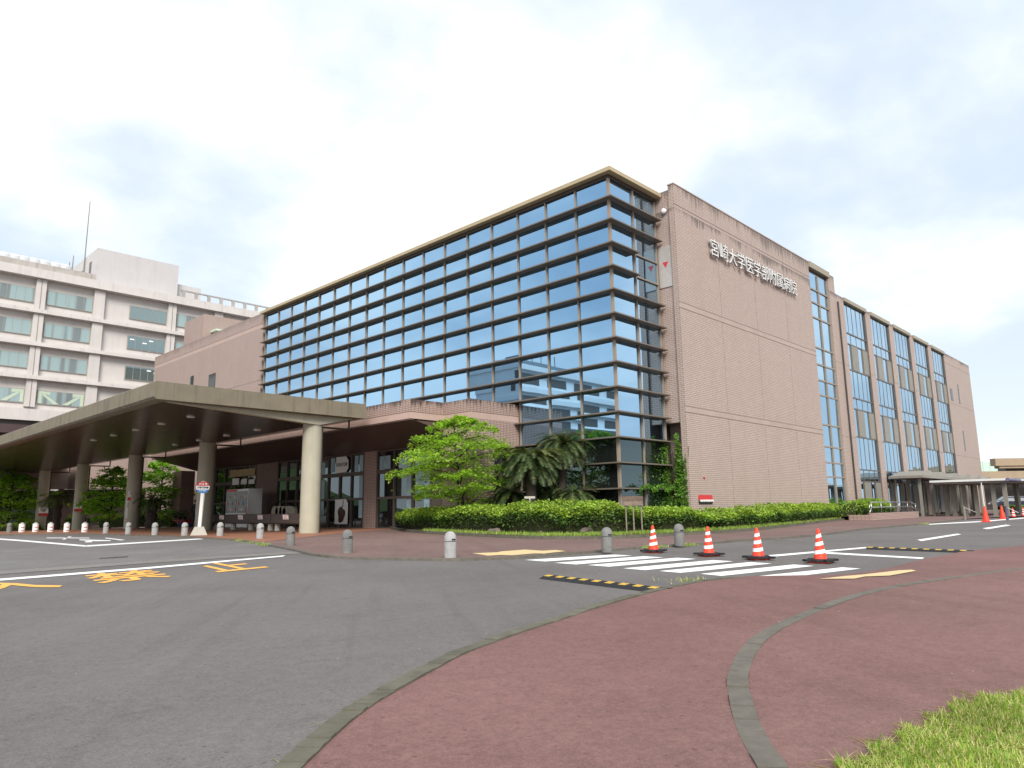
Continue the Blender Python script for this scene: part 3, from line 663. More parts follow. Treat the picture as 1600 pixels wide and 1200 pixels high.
# ---------------------------------------------------------------- big lettering on the side wall
SG=thing('hospital_name_sign','row of large raised white characters fixed high on the tiled wall','sign',(7.4,Y0,15.1))
M_LET=plain('white_letter_metal',(.74,.735,.72),.35,.06,4,.5); M_LETS=plain('letter_side_metal',(.34,.33,.32),.4,.1,6,.5)
for i,ch in enumerate('宮崎大学医学部附属病院'):
    o=text_obj('letter',ch,M_LET,(8.0+1.07*i,Y0-.16,15.55),(1,0,0),(0,0,1),1.10,.06,-.006,SG,origin=(7.4,Y0,15.1))
    o.data.materials.append(M_LETS)
    for p in o.data.polygons:
        if abs(p.normal.y)<.5: p.material_index=1
# ---------------------------------------------------------------- drive-through canopy
CN=thing('entrance_canopy','long concrete drop off canopy on one row of round columns before the entrance','canopy',(-9,11.4,0))
O_=(-9,11.4,0)
YF,YB=11.4,68.0; XL,XR=-17.0,-6.42
b=MB(O_); zb,zt=5.98,6.74; r=.10
prof=[(XL,zb+r),(XL,zt-.05),(XL+.05,zt),(XR-.05,zt),(XR,zt-.05),(XR,zb+r),(XR-r,zb),(XL+r,zb)]
n=len(prof); vs_=[(x,YF,z) for x,z in prof]+[(x,YB,z) for x,z in prof]
b.add(vs_,[tuple(range(n)),tuple(range(2*n-1,n-1,-1))]+[(n+i,n+(i+1)%n,(i+1)%n,i) for i in range(n)]); b.build('roof_slab',M_CAN,CN)
vp=[(XL+.75,5.98-.01),(-8.95,5.50),(XR-.35,5.98-.01)]
b=MB(O_); y1=YF+.38; b.add([(x,y1,z) for x,z in vp]+[(x,y1+.35,z) for x,z in vp],[(0,2,1)[::-1],(3,4,5)[::-1],(0,1,4,3)[::-1],(1,2,5,4)[::-1]]); b.build('end_beam',M_COL,CN)
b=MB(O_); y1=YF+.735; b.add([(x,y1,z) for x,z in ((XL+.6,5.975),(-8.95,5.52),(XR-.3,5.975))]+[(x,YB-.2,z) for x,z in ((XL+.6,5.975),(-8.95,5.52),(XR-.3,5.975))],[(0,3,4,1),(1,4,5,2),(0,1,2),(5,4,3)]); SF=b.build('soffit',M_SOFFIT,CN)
for x in (-16.2,-13.4,-10.6,-7.9):
    b=MB(O_); b.box((x-.008,YF-.003,5.99),(x+.008,YF+.02,6.73)); b.build('panel_joint',M_JOINT,CN)
def sofz(x): return 5.98-.46*(x-(XL+.6))/(-8.95-XL-.6) if x<-8.95 else 5.52+.455*(x+8.95)/(XR-.3+8.95)
M_LAMP=plain('lamp_diffuser',(.62,.60,.54),.4,.03,4)
for x,ys in ((-14.0,(15,18.7,22.4,26.1,29.8)),(-9.95,(16.3,20,23.7,27.4))):
    for y in ys:
        b=MB(O_); b.lathe([(.17,-.03),(.19,-.02),(.19,.04)],(x,y,sofz(x)-.03),14); b.build('ceiling_light',M_LAMP,CN)
for i,y in enumerate((12.3,24.75,37.3,50.1,62.3)):
    gz=ground(-9,y)+.05
    b=MB(O_); b.lathe([(.475,gz),(.475,5.56)],(-9,y,0),32); cl=b.build('column',M_COL,CN,True,True)
    b=MB(O_); b.tube((-8.47,y-.05,gz),(-8.47,y-.05,5.45),.05); b.tube((-8.47,y-.05,5.45),(-6.9,y-.05,5.45),.05); b.tube((-6.9,y-.05,5.45),(-6.9,y-.05,5.98),.05); b.build('downpipe',M_DKBRZ,cl)
# ---------------------------------------------------------------- white ward block far behind
TY=78.0
M_WFR=plain('pale_window_frame',(.33,.30,.26),.5,.1,3)
M_LIT,_nt,_o=new_mat('lit_lamp'); _e=_nt.nodes.new('ShaderNodeEmission'); _e.inputs[0].default_value=(1,.97,.9,1); _e.inputs[1].default_value=.75; L(_nt,_e.outputs[0],_o.inputs[0])
TW=thing('ward_block','white ward block with horizontal ledges and rows of wide curtained windows','building',(0,TY,0))
OT=(0,TY,0)
XT0,XT1=-14.6,46.0
b=MB(OT); b.box((XT0,TY+.55,0),(XT1,TY+16,30.3)); b.build('wall',M_WHITE,TW)
M_LEDGE=plain('white_ledge',(.57,.535,.51),.7,.08,.7,.3,grime=.25)
for k in range(4):
    zb=25.5-4*k; h=.46 if k<3 else 1.35
    b=MB(OT); b.box((XT0,TY-.35,zb-h),(XT1,TY+.56,zb)); b.build('ledge',M_LEDGE,TW)
b=MB(OT); b.box((XT0,TY-.5,29.3),(XT1,TY+.56,30.35)); b.build('eave',M_LEDGE,TW)
MOD=15.25
for m in range(-2,3):
    xa=m*MOD-7.65
    for z0,z1 in ((25.51,29.29),(21.51,25.03),(17.51,21.03),(13.81,17.03)):
        for x0,x1 in ((xa-.52,xa+.52),(xa-.03,xa+.03),(xa+5.75,xa+6.95)):
            if x0<XT0: continue
            pil=MB(OT); pil.box((x0,TY-(.02 if x1-x0>.1 else .05),z0),(x1,TY+.56,z1)); pil.build('pilaster' if x1-x0>.1 else 'downpipe',M_WHITE if x1-x0>.1 else M_GREYM,TW)
    for k in range(4):
        zb=25.5-4*k; za,zc=(zb+.85,zb+2.65) if k<3 else (zb+.75,zb+2.4)
        for x0,x1 in ((xa+.75,xa+5.72),(xa+10.05,xa+14.72)):
            if x0<XT0: continue
            w=MB(OT); w.box((x0,TY+.40,za),(x1,TY+.58,zc)); wn=w.build('window',M_WFR,TW)
            p=MB(OT); n=5
            for j in range(n):
                a=x0+.05+(x1-x0-.1)*j/n; c_=x0+.05+(x1-x0-.1)*(j+1)/n
                p.poly([(a+.03,TY+.385,za+.06),(c_-.03,TY+.385,za+.06),(c_-.03,TY+.385,zc-.06),(a+.03,TY+.385,zc-.06)])
            p.build('pane',M_GLASS_T if (m==0 and x0>2) else M_CURT,wn)
            if m==0 and x0>2 and k in (3,2,1):
                for fx,fz in ((.12,.72),(.45,.55),(.62,.78),(.8,.66)):
                    if (k+int(fx*10))%3==0: continue
                    q=MB(OT); xx=x0+(x1-x0)*fx; zz2=za+(zc-za)*fz; q.poly([(xx-.28,TY+.375,zz2-.06),(xx+.28,TY+.375,zz2-.06),(xx+.24,TY+.375,zz2+.06),(xx-.24,TY+.375,zz2+.06)]); q.build('lit_ceiling_lamp',M_LIT,wn)
            if k==3 and -16<x0<0:
                q=MB(OT); y_=TY+.37
                for fl in (0,1):
                    f=(lambda x:x) if fl else (lambda x:x0+x1-x)
                    if x0<-9 and not fl: continue
                    for pl in ([(x1-.45,za+.1),(x1-.1,za+.1),(x1-.1,zc-.1),(x1-.45,zc-.1)],[(x1-1.3,zc-.5),(x1-1.3,zc-.1),(x1-.45,zc-.1),(x1-.45,zc-.4)],[(x1-2.3,za+.1),(x1-1.7,za+.1),(x1-.45,zc-.5),(x1-.75,zc-.4)]):
                        v=[(f(x),y_,z) for x,z in pl]; q.poly(v if fl else v[::-1])
                q.build('pale_arrow_film',plain('pale_film',(.46,.54,.42),.5,.05),wn)
b=MB(OT); b.box((XT0,TY+.2,8.2),(XT1,TY+.56,12.4)); b.build('lower_storey_shade',M_DKBRZ,TW)  # dark slab stands in for the shade of the recessed lower storey
b=MB(OT); b.box((XT0-6,TY-4,0),(-8.2,TY+.1,11.2)); b.box((XT0-6,TY-4.4,10.2),(-8.0,TY-4.02,10.9)); b.build('brown_lower_roof',plain('dark_brown_cladding',(.07,.045,.045),.6,.2),TW)
# rooftop: parapet on one side, open balustrade on the other
b=MB(OT); b.box((XT0,TY-.3,30.35),(-2.0,TY,31.1)); b.build('parapet',plain('stained_parapet',(.40,.37,.34),.8,.3,.6,grime=.5),TW)
b=MB(OT); b.box((8.3,TY-.3,31.25),(XT1,TY-.05,31.42))
for i in range(22): b.box((8.6+1.75*i,TY-.3,30.35),(9.0+1.75*i,TY-.05,31.25))
b.build('balustrade',plain('grey_balustrade',(.36,.34,.32),.8,.2,.8),TW)
b=MB(OT); b.box((-1.75,TY+1,30.3),(8.4,TY+13,35.1)); ph=b.build('penthouse',M_WHITE2,TW)
b=MB(OT); b.box((8.41,TY+2,30.3),(12.0,TY+12,32.8)); b.build('penthouse',M_WHITE2,TW)
b=MB(OT); b.box((-1.8,TY+3.2,31.6),(-1.70,TY+4.0,33.8)); b.box((-1.8,TY+7.0,30.9),(-1.70,TY+8.6,33.5)); b.build('opening',M_BAYF,ph)
for px in (6,21,36,53,68,86,100):
    p=ony(px,402+px*.165,TY+3); b=MB(OT); b.lathe([(1.0,30.3),(1.0,31.9),(.92,32.25),(.6,32.5),(.15,32.58)],(p.x,TY+3,0),16); b.build('vent_dome',plain('vent_grey',(.52,.53,.54),.6,.08),TW,True,True)
b=MB(OT)
for px,h in ((132,43.0),(114,35.0),(109,34.0)):
    p=ony(px,410,TY+6); b.tube((p.x,TY+6,30.3),(p.x,TY+6,h),.09,.05,6)
b.build('antenna_mast',M_GREYM,TW)
# low tiled wing behind the street trees, under the canopy's far end
Pw=atdep(116.5,763,74); OWg=(Pw.x,Pw.y,0)
LWG=thing('tiled_wing','low salmon tiled wing with overhanging upper storey behind the garden trees','building',OWg)
zl=Pw.z
b=MB(OWg); b.box((Pw.x,Pw.y,zl),(Pw.x+12,Pw.y+3.2,zl+5)); b.build('upper_storey',M_TILE_W,LWG)
b=MB(OWg); b.box((Pw.x-.4,Pw.y+4,-2),(Pw.x+9.5,Pw.y+4.4,zl)); b.build('lower_wall',M_TILE_W,LWG)
b=MB(OWg); b.box((Pw.x-14,Pw.y+3.0,-2),(Pw.x-.41,Pw.y+3.6,zl-.2)); b.box((Pw.x+.2,Pw.y+3.2,zl-1.4),(Pw.x+9,Pw.y+3.99,zl-.01)); b.build('recess_shade_fill',M_DKBRZ,LWG)  # solid dark boxes put in for the shade under the overhang
b=MB(OWg); b.box((Pw.x-14,Pw.y+2.9,.6),(Pw.x-2,Pw.y+2.98,2.0)); b.build('window',M_CURT,LWG)
b=MB(OWg); b.box((Pw.x-15,Pw.y+2.2,zl),(Pw.x-.01,Pw.y+4,zl+5)); b.build('upper_storey',M_TILE_W,LWG)
# white wing across the yard: only its mirror image is in the photograph
V=atdep(812,600,140); OX=(-V.x,V.y,0)
WW=thing('mirrored_ward_wing','white wing with long ledges seen only as a reflection in the glass front','building',OX)
zt=29.4; b=MB(OX); b.box((OX[0]-60,V.y,0),(OX[0],V.y+13,zt)); M_WW=plain('bright_white_wall',(.88,.87,.85),.7,.06,.5); b.build('wall',M_WW,WW)
for k in range(4):
    b=MB(OX); b.box((OX[0]-60.3,V.y-.8,zt-.9-4*k),(OX[0]+.3,V.y+13,zt+.1-4*k)); b.build('ledge',M_WW,WW)
    for j in range(7):
        if k==3 and j>5: continue
        b=MB(OX); b.box((OX[0]-8*j-7,V.y-.06,zt-3.2-4*k),(OX[0]-8*j-1.6,V.y+.2,zt-1.5-4*k)); b.build('window',M_BAYF,WW)
    if k<3:
        b=MB(OX); b.box((OX[0]-.1,V.y+3,zt-3.0-4*k),(OX[0]+.06,V.y+4.2,zt-1.4-4*k)); b.build('window',M_BAYF,WW)
b=MB(OX); b.box((OX[0]-24,V.y+6,zt+.1),(OX[0]-9,V.y+12,zt+3)); b.build('roof_plant',plain('roof_plant_grey',(.22,.24,.25),.7),WW)
b=MB(OX)
for dx in (-13,-16,-19): b.tube((OX[0]+dx,V.y+7,zt),(OX[0]+dx,V.y+7,zt+5.5),.08,n=6)
b.build('antenna_mast',M_DKBRZ,WW)
# ---------------------------------------------------------------- far right: bus shelters, annex, hall with green roof
AN=thing('annex_building','distant annex with two stacked tan eaves beyond the covered walkways','building')
p=atdep(1536,741,100); o_=Vector((p.x,p.y,0)); AN.location=o_; d=RH; f_=FH
def obox(mb,s0,s1,t0,t1,z0,z1):
    vs=[]
    for z in (z0,z1):
        for s,t in ((s0,t0),(s1,t0),(s1,t1),(s0,t1)): q=o_+d*s+f_*t; vs.append((q.x,q.y,z))
    mb.add(vs,[(0,3,2,1),(4,5,6,7),(0,1,5,4),(1,2,6,5),(2,3,7,6),(3,0,4,7)])
M_TAN=plain('tan_fascia',(.33,.255,.175),.7,.12,1)
b=MB(o_); obox(b,-1,40,0,1.6,4.5,5.5); b.build('lower_eave',M_TAN,AN)
b=MB(o_); obox(b,3.3,40,2,3.2,6.35,7.4); obox(b,3.9,40,2.2,3.3,6.0,6.35); b.build('upper_eave',M_TAN,AN)
b=MB(o_); obox(b,5.5,40,3.3,5,5.3,6.9); obox(b,1,40,4,6,0,4.54); b.build('recess_shade_wall',M_DKBRZ,AN)  # dark colour stands in for the shade in the recess between the eaves
# green copper roofed hall
GR=thing('green_roofed_hall','distant hall with pale green copper roof rising behind the annex','building'); p=atdep(1528,750,150); o_=Vector((p.x,p.y,0)); GR.location=o_
b=MB(o_); vs=[]
for s,z in ((-6,10.6),(2.2,9.7),(5,9.1),(9,8.2),(13,7.4),(18,6.6)):
    for t,dz in ((0,-4.5),(0,0),(14,2.5)):
        q=o_+d*s+f_*t; vs.append((q.x,q.y,max(.1,z+dz)+ (0)))
fs=[]
for i in range(5):
    a=i*3; fs+= [(a,a+3,a+4,a+1),(a+1,a+4,a+5,a+2)]
def seam_mat():
    m,nt,out=new_mat('copper_green_roof'); g=pos(nt); w=nt.nodes.new('ShaderNodeTexWave'); w.inputs['Scale'].default_value=.32; L(nt,g.outputs['Position'],w.inputs['Vector'])
    principled(nt,out,mixc(nt,mapr(nt,w.outputs['Fac'],.85,1),(.50,.66,.55),(.36,.50,.42)),.5,.3); return m
b.add(vs,fs); b.build('roof',seam_mat(),GR)
b=MB(o_); obox(b,-6,18,.5,14,0,5.5); b.build('wall',M_WHITE,GR)
# sawtooth entrance canopy along the side wall
SW=thing('sawtooth_canopy','grey steel entrance canopy with sawtooth roof along the side wall windows','canopy',(34.4,-3.8,0)); O_=(34.4,-3.8,0)
b=MB(O_); b.box((34.4,-3.9,3.18),(60,-1.42,3.36)); b.build('roof_edge',M_GREYM,SW)
b=MB(O_)
for i in range(6):
    x=34.6+4.2*i; b.add([(x,-3.7,3.37),(x+4.1,-3.7,3.37),(x+2.9,-3.7,3.82),(x,-1.45,3.37),(x+4.1,-1.45,3.37),(x+2.9,-1.45,3.82)],[(0,1,2),(5,4,3),(0,2,5,3),(1,4,5,2)])
b.build('sawtooth_roof',plain('grey_roof_sheet',(.26,.235,.20),.5,.1,2),SW)
for x in (35.2,38.4,42.6,46.8,51,55.2):
    b=MB(O_); b.box((x-.09,-3.5,.1),(x+.09,-3.32,3.18)); b.build('post',M_GREYM,SW)
    b=MB(O_); b.box((x-.06,-1.75,.1),(x+.06,-1.63,3.18)); b.build('post',M_GREYM,SW)
def shelter(label,x0,x1,y0,y1,zt,cols,mat=M_GREYM):
    t=thing('covered_walkway',label,'shelter',(x0,y0,0),group='flat roofed walkway shelters'); O_=(x0,y0,0)
    b=MB(O_); b.box((x0,y0,zt-.20),(x1,y1,zt-.06)); b.build('roof_beam',mat,t)
    b=MB(O_); b.box((x0-.15,y0-.1,zt-.058),(x1+.15,y1,zt+.10)); b.build('pale_roof_edge',M_PALE,t)
    b=MB(O_); b.tube((x0-.16,y0-.11,zt+.0),(x1+.16,y0-.11,zt+.0),.13,n=12); b.build('gutter',plain('gutter_blue_grey',(.14,.12,.20),.5),t)
    for x,y in cols:
        b=MB(O_); b.box((x-.13,y-.13,.1),(x+.13,y+.13,zt-.2)); b.box((x-.18,y-.18,.1),(x+.18,y+.18,.26)); b.build('column',mat,t)
def colat(px,x): r_=ray(px,800); return CAM.y+r_.y*(x-CAM.x)/r_.x
shelter('grey flat roofed walkway running out from the side wall, white edged',36,40.2,-9.0,-3.95,2.86,[(38.3,-4.4),(38,-5.0),(37.9,colat(1510,37.9)),(37.6,colat(1528,37.6)),(36.9,colat(1556,36.9)),(36.7,-8.7)])
shelter('second walkway shelter beyond the first, its round gutter end showing',41.2,45.4,-11.0,-4.5,2.9,[(42,colat(1574,42)),(42,-10.6),(45,-8.0),(44.6,-5)])
shelter('farthest walkway shelter, cut by the edge of the photo',46.4,51,-13.6,-5.0,2.95,[(47.5,colat(1594,47.5)),(50.6,-9),(47.4,-13.0)])
# ramp with handrail
RA=thing('tiled_ramp_wall','low tiled ramp wall with steel handrail beside the end of the clipped hedge','ramp wall',(23.5,-4,0)); O_=(23.5,-4,0)
xa=ony(1364,810,-4).x; xb=ony(1436,808,-4).x; gz=ground(27,-4)+.09
b=MB(O_); b.box((xa,-4.0,gz-.05),(xb,-3.75,gz+.42)); b.box((xa-.25,-4.05,gz-.05),(xa-.01,-2.6,gz+.30)); b.build('wall',M_TILE_P,RA)
hr=MB(O_)
for z in (.78,1.10):
    hr.tube((xa+.3,-3.88,gz+z),(xb-1.2,-3.88,gz+z),.03); hr.tube((xb-1.2,-3.88,gz+z),(xb+.2,-3.88,gz+z-.28),.03); hr.tube((xa+.3,-3.88,gz+z),(xa-.15,-3.88,gz+z-.35),.03)
for i in range(6):
    x=xa+.3+(xb-xa-.5)*i/5; hr.tube((x,-3.88,gz+.42),(x,-3.88,gz+1.09-(.1 if i==5 else 0)),.022)
hr.build('handrail',M_STEEL,RA,True)
# dark car beyond the shelters
def car(label,c,rz,col):
    t=thing('parked_car',label,'car',c,rz); M=plain('car_paint_dark',col,.2,.03,4,.6)
    bm=bmesh.new(); prof=[(-2.15,.35),(-2.2,.75),(-1.9,.95),(-1.35,1.02),(-.75,1.48),(.75,1.5),(1.45,1.02),(2.05,.9),(2.2,.65),(2.15,.35)]
    vs=[]; 
    for s,yy in ((-.82,0),(.82,0)):
        vs.append([bm.verts.new((x,s*(.86 if z>1.1 else 1),z)) for x,z in prof])
    n=len(prof)
    for i in range(n): bm.faces.new((vs[0][i],vs[0][(i+1)%n],vs[1][(i+1)%n],vs[1][i]))
    bm.faces.new(vs[0][::-1]); bm.faces.new(vs[1]); bmesh.ops.recalc_face_normals(bm,faces=bm.faces)
    bmesh.ops.bevel(bm,geom=bm.edges[:],offset=.06,segments=2,affect='EDGES',profile=.6)
    me=bpy.data.meshes.new('body'); bm.to_mesh(me); bm.free(); me.materials.append(M); o=bpy.data.objects.new('body',me); COL.objects.link(o); o.parent=t
    for x0,x1,s in ((-1.05,.0,1),(.08,1.1,1),(-1.05,.0,-1),(.08,1.1,-1)):
        b=MB(); q=[(x0,s*.80,1.04),(x1,s*.80,1.04),(min(x1,.72),s*.735,1.42),(max(x0,-.7),s*.735,1.42)]; b.poly(q if s<0 else q[::-1]); b.build('side_window',M_GLASS_D,t)
    b=MB(); b.poly([(1.46,-.7,1.05),(1.46,.7,1.05),(.82,.62,1.47),(.82,-.62,1.47)]); b.build('windscreen',M_GLASS_T,t)
    for x in (-1.35,1.35):
        for s in (-1,1):
            b=MB(); b.lathe([(.18,-.1),(.32,-.1),(.33,0),(.32,.1),(.18,.1)],(x,s*.76,.33),18,Matrix.Rotation(PI/2,3,'X')); b.build('wheel',M_BLACK,t)
    for s in (-.6,.6):
        b=MB(); b.box((2.12,s-.18,.66),(2.215,s+.18,.80)); b.build('headlight',M_PALE,t)
p=at(1582,791.5,0); car('dark blue car parked behind the low hedge past the shelters',(p.x,p.y,0.0) if False else tuple(atdep(1584,789,78).to_2d())+(0.35,),YAW*0+math.radians(120),(.02,.03,.055))
# ---------------------------------------------------------------- planting
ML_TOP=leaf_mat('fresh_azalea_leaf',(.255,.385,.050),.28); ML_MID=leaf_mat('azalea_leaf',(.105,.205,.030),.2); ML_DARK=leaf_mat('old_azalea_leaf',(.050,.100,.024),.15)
ML_TREE=leaf_mat('dogwood_leaf',(.30,.47,.055),.48); ML_TREE2=leaf_mat('dogwood_leaf_deep',(.16,.30,.04),.4)  # two dogwood greens, the deeper one mixed in at random
ML_CYC=leaf_mat('cycad_leaflet',(.040,.072,.026),.12); ML_CYC2=leaf_mat('cycad_new_leaflet',(.15,.17,.06),.15)
ML_GR=leaf_mat('grass_blade',(.26,.37,.065),.3); ML_GR2=leaf_mat('grass_blade_dry',(.50,.46,.22),.2,.1); ML_GR3=leaf_mat('grass_blade_deep',(.16,.31,.045),.3)
ML_IVY=leaf_mat('ivy_leaf',(.085,.20,.035),.3); ML_GARD=leaf_mat('garden_leaf',(.27,.50,.055),.5); ML_GARD2=leaf_mat('garden_leaf_deep',(.15,.31,.04),.45)
def blob(x,y,seed): return .5*math.sin(x*1.7+seed)+.3*math.sin(x*4.1+y*2.3+seed*2)+.2*math.sin(y*5.3+x*7.7)
def hedge(name,label,line,inset,width,hts,n,low=.12,group=None):
    """clipped hedge along a line of kerb points, growing on its left side; hts gives the height along it"""
    front=offset_line(line,inset) if not isinstance(inset,list) else [ (offset_line(line,float(np.interp(i/(len(line)-1),np.linspace(0,1,len(inset)),inset)))[i]) for i in range(len(line))]
    seg=np.array([0]+[ (Vector(front[i+1])-Vector(front[i])).length for i in range(len(front)-1)]).cumsum(); T=seg[-1]
    def at_s(s):
        s=min(max(s,0),T-1e-4); i=int(np.searchsorted(seg,s,side='right')-1); i=min(i,len(front)-2)
        a=Vector(front[i]); b=Vector(front[i+1]); t=(s-seg[i])/(seg[i+1]-seg[i]); p=a.lerp(b,t); d=(b-a).normalized()
        return p,d,Vector((-d.y,d.x))
    hx=np.linspace(0,1,len(hts))
    if isinstance(hts,dict):
        tab=sorted(hts.items()); H_=[]
        for i in range(41):
            p,d,nn=at_s(T*i/40); q=p+nn*.45; v=Vector((q.x,q.y,1.0))-CAM; px=800+FPX*v.dot(RT)/v.dot(FW); py=float(np.interp(px,[a for a,_ in tab],[b for _,b in tab]))
            r_=ray(px,py); k=math.hypot(v.x,v.y)/math.hypot(r_.x,r_.y); H_.append(max(.5,CAM.z+r_.z*k-ground(q.x,q.y)-.21))
        hts=H_; hx=np.linspace(0,1,41)
    def height(s,w): return float(np.interp(s/T,hx,hts))+.15*blob(s*.9,w*2,1.3)+.06*math.sin(s*3.3)
    L0=Vector((front[0][0],front[0][1],0)); t=thing(name,label,'hedge',L0,group=group)
    # woody inside
    mb=MB(L0); K=60
    for i in range(K):
        q=[]
        for s in (T*i/K,T*(i+1)/K):
            p,d,nn=at_s(s); h=height(s,.5); e=min(1,min(s,T-s)/.8); e=math.sqrt(max(e,.02))
            for (u,z) in ((.30,.0),(.22,h*.55),(.38,h*.86*e),(width*.5,h*.93*e),(width-.2,h*.8*e),(width-.1,0)):
                v=p+nn*u; q.append((v.x,v.y,ground(v.x,v.y)+.15+z))
        m=6; mb.add(q,[(j,j+1,m+j+1,m+j) for j in range(m-1)])
    mb.build('branches',plain('hedge_twigs',(.035,.040,.018),.9,.5,9,.1,bstr=.8),t)
    Cs=[];Ss=[];Is=[]
    for _ in range(n):
        s=random.uniform(0,T); p,d,nn=at_s(s); h=height(s,.5); e=min(1,min(s,T-s)/.7); e=math.sqrt(max(e,.03))
        r=random.random()
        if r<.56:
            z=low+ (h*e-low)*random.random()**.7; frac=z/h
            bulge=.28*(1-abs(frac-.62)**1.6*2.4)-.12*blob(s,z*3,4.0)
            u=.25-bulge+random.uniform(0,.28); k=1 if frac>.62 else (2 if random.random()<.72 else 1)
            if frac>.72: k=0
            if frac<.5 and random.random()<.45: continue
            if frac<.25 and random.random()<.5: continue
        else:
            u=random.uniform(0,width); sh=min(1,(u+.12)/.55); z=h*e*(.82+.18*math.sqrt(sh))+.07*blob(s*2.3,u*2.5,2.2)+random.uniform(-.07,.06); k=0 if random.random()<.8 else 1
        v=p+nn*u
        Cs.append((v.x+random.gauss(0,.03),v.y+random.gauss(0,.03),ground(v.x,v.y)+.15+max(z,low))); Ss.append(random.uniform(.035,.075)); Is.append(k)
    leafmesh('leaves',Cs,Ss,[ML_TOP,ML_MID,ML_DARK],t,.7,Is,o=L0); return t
i0=3; HL=pk[3:]
hedge('azalea_hedge','long clipped azalea hedge curving along the kerb in front of the hall',HL,[.35,.5,.8,1.2,1.7,2.1,2.2,2.1,1.7,1.2,.8,.5,.4,.35,.3,.3],2.2,{612:806,625:801,650:797,720:792,800:788.5,870:786.5,940:787,1000:790,1050:793,1085:799,1110:799.5,1150:797,1200:793.5,1250:789.5,1280:787.5,1320:789,1345:794},62000)
a=ony(1338,790,-2.9); b_=ony(1394,790,-2.9)
hedge('azalea_hedge','short rounded azalea hedge under the first window bay behind the ramp rail',[(a.x,-3.2),((a.x+b_.x)/2,-3.25),(b_.x,-3.2)],.05,1.5,[1.0,1.15,1.12,1.05],7000)
p0=atdep(1572,790,66); p1=atdep(1660,790,66)
hedge('far_hedge','low clipped hedge in front of the dark parked car',[(p0.x,p0.y),((p0.x+p1.x)/2,(p0.y+p1.y)/2),(p1.x,p1.y)],0,1.2,[.55,.6,.6],3000)
def grow_branch(mb,p,d,l,r,depth,tips,flat=.5):
    if depth==0 or l<.12: tips.append(p); return
    n=3; q=Vector(p)
    for i in range(n):
        d2=(d+Vector((random.gauss(0,.13),random.gauss(0,.13),random.gauss(0,.10)))).normalized(); e=q+d2*(l/n)
        mb.tube(q,e,r*(1-.25*i/n),r*(1-.25*(i+1)/n),6); q=e; d=d2
        if depth<=2: tips.append(Vector(q))
    for k in range(random.choice((2,3))):
        a=random.uniform(0,2*PI); nd=(d+Vector((math.cos(a)*.85,math.sin(a)*.85,random.uniform(-.15,.35)*flat))).normalized()
        grow_branch(mb,q,nd,l*random.uniform(.6,.8),r*.62,depth-1,tips,flat)
def tier_tree(name,label,base,h,z0,rad,n_sprays,leaves,lsize,mats,group=None,lean=(0,0),props=False,trunk_r=.09,thick=.10,cat='tree',gap=-.42,zf=1.0):
    """tree with a forked trunk and flat layered sprays of leaves"""
    B=Vector(base); t=thing(name,label,cat,B,group=group); mb=MB(B)
    top=B+Vector((lean[0],lean[1],h*.93)); pts=[B.lerp(top,i/7)+Vector((random.gauss(0,.05),random.gauss(0,.05),0))*(i>0) for i in range(8)]
    for i in range(7): mb.tube(pts[i],pts[i+1],trunk_r*(1-i/8.5),trunk_r*(1-(i+1)/8.5),8)
    Cs=[];Ss=[];Is=[];D=[]
    for k in range(n_sprays):
        f=(k+.5)/n_sprays; z=z0+(h-z0)*f
        prof=math.sin(PI*min(1,.16+.84*(1-f)**.75))**.8 if False else (.55+.55*math.sin(PI*(f*.82+.06)))*(1-.62*f**2.4)
        a=k*2.399+random.gauss(0,.3); R=rad*prof*random.uniform(.75,1.08)
        st=B+Vector((lean[0]*f,lean[1]*f,z-.15*h*(1-f)*random.uniform(.2,.6)))
        en=B+Vector((lean[0]*f+math.cos(a)*R,lean[1]*f+math.sin(a)*R,z+random.gauss(0,.05*h)))
        mid=st.lerp(en,.5)+Vector((0,0,.10*R)); mb.tube(st,mid,.035*trunk_r/.09,.022,5); mb.tube(mid,en,.022,.008,5)
        for q in range(int(leaves/n_sprays)):
            u=random.random()**.62; w=random.gauss(0,.26)*(1.15-u*.45)*R
            c=st.lerp(mid,u*2) if u<.5 else mid.lerp(en,u*2-1)
            side=Vector((-math.sin(a),math.cos(a),0)); cl=.13*math.sin(w*6+k)+.08*math.sin(u*R*7+k*2)
            v=c+side*w+Vector((0,0,cl*.6+random.gauss(0,thick)-abs(w)*.13))+Vector((random.gauss(0,.05),random.gauss(0,.05),0))
            if blob(v.x*2.2,v.y*2.2+v.z*3,k)<gap: continue
            Cs.append(v); Ss.append(lsize*random.uniform(.6,1.2)); Is.append(0 if random.random()<.62 else 1)
    leafmesh('crown',Cs,Ss,mats,t,1.1,Is,o=B); 
    mb.build('trunk',M_TRUNK,t,True)
    if props:
        for a in (2.45,-.55,.9):
            s=MB(B); s.tube(B+Vector((math.cos(a)*.72,math.sin(a)*.72,0)),B+Vector((math.cos(a)*.12,math.sin(a)*.12,1.55)),.045); s.build('support_stake',M_WOODP,t)
        s=MB(B); s.tube(B+Vector((-.26,.25,1.42)),B+Vector((.26,-.25,1.42)),.04); s.build('support_stake',M_WOODP,t)
    return t
M_WOODP=plain('stake_wood',(.13,.085,.055),.85,.3,9)
tb=atdep(724,800,33.6); tb.z=ground(tb.x,tb.y)+.15
tier_tree('dogwood_tree','young bright green dogwood with layered branches rising behind the hedge',tb,5.35,1.45,3.35,30,23000,.082,[ML_TREE,ML_TREE2],lean=(-.35,.30),props=True,trunk_r=.085,thick=.055,gap=-.20)
def frond(mb_idx,C,S,I,Dv,base,az,el,Lf,drop,k):
    pass
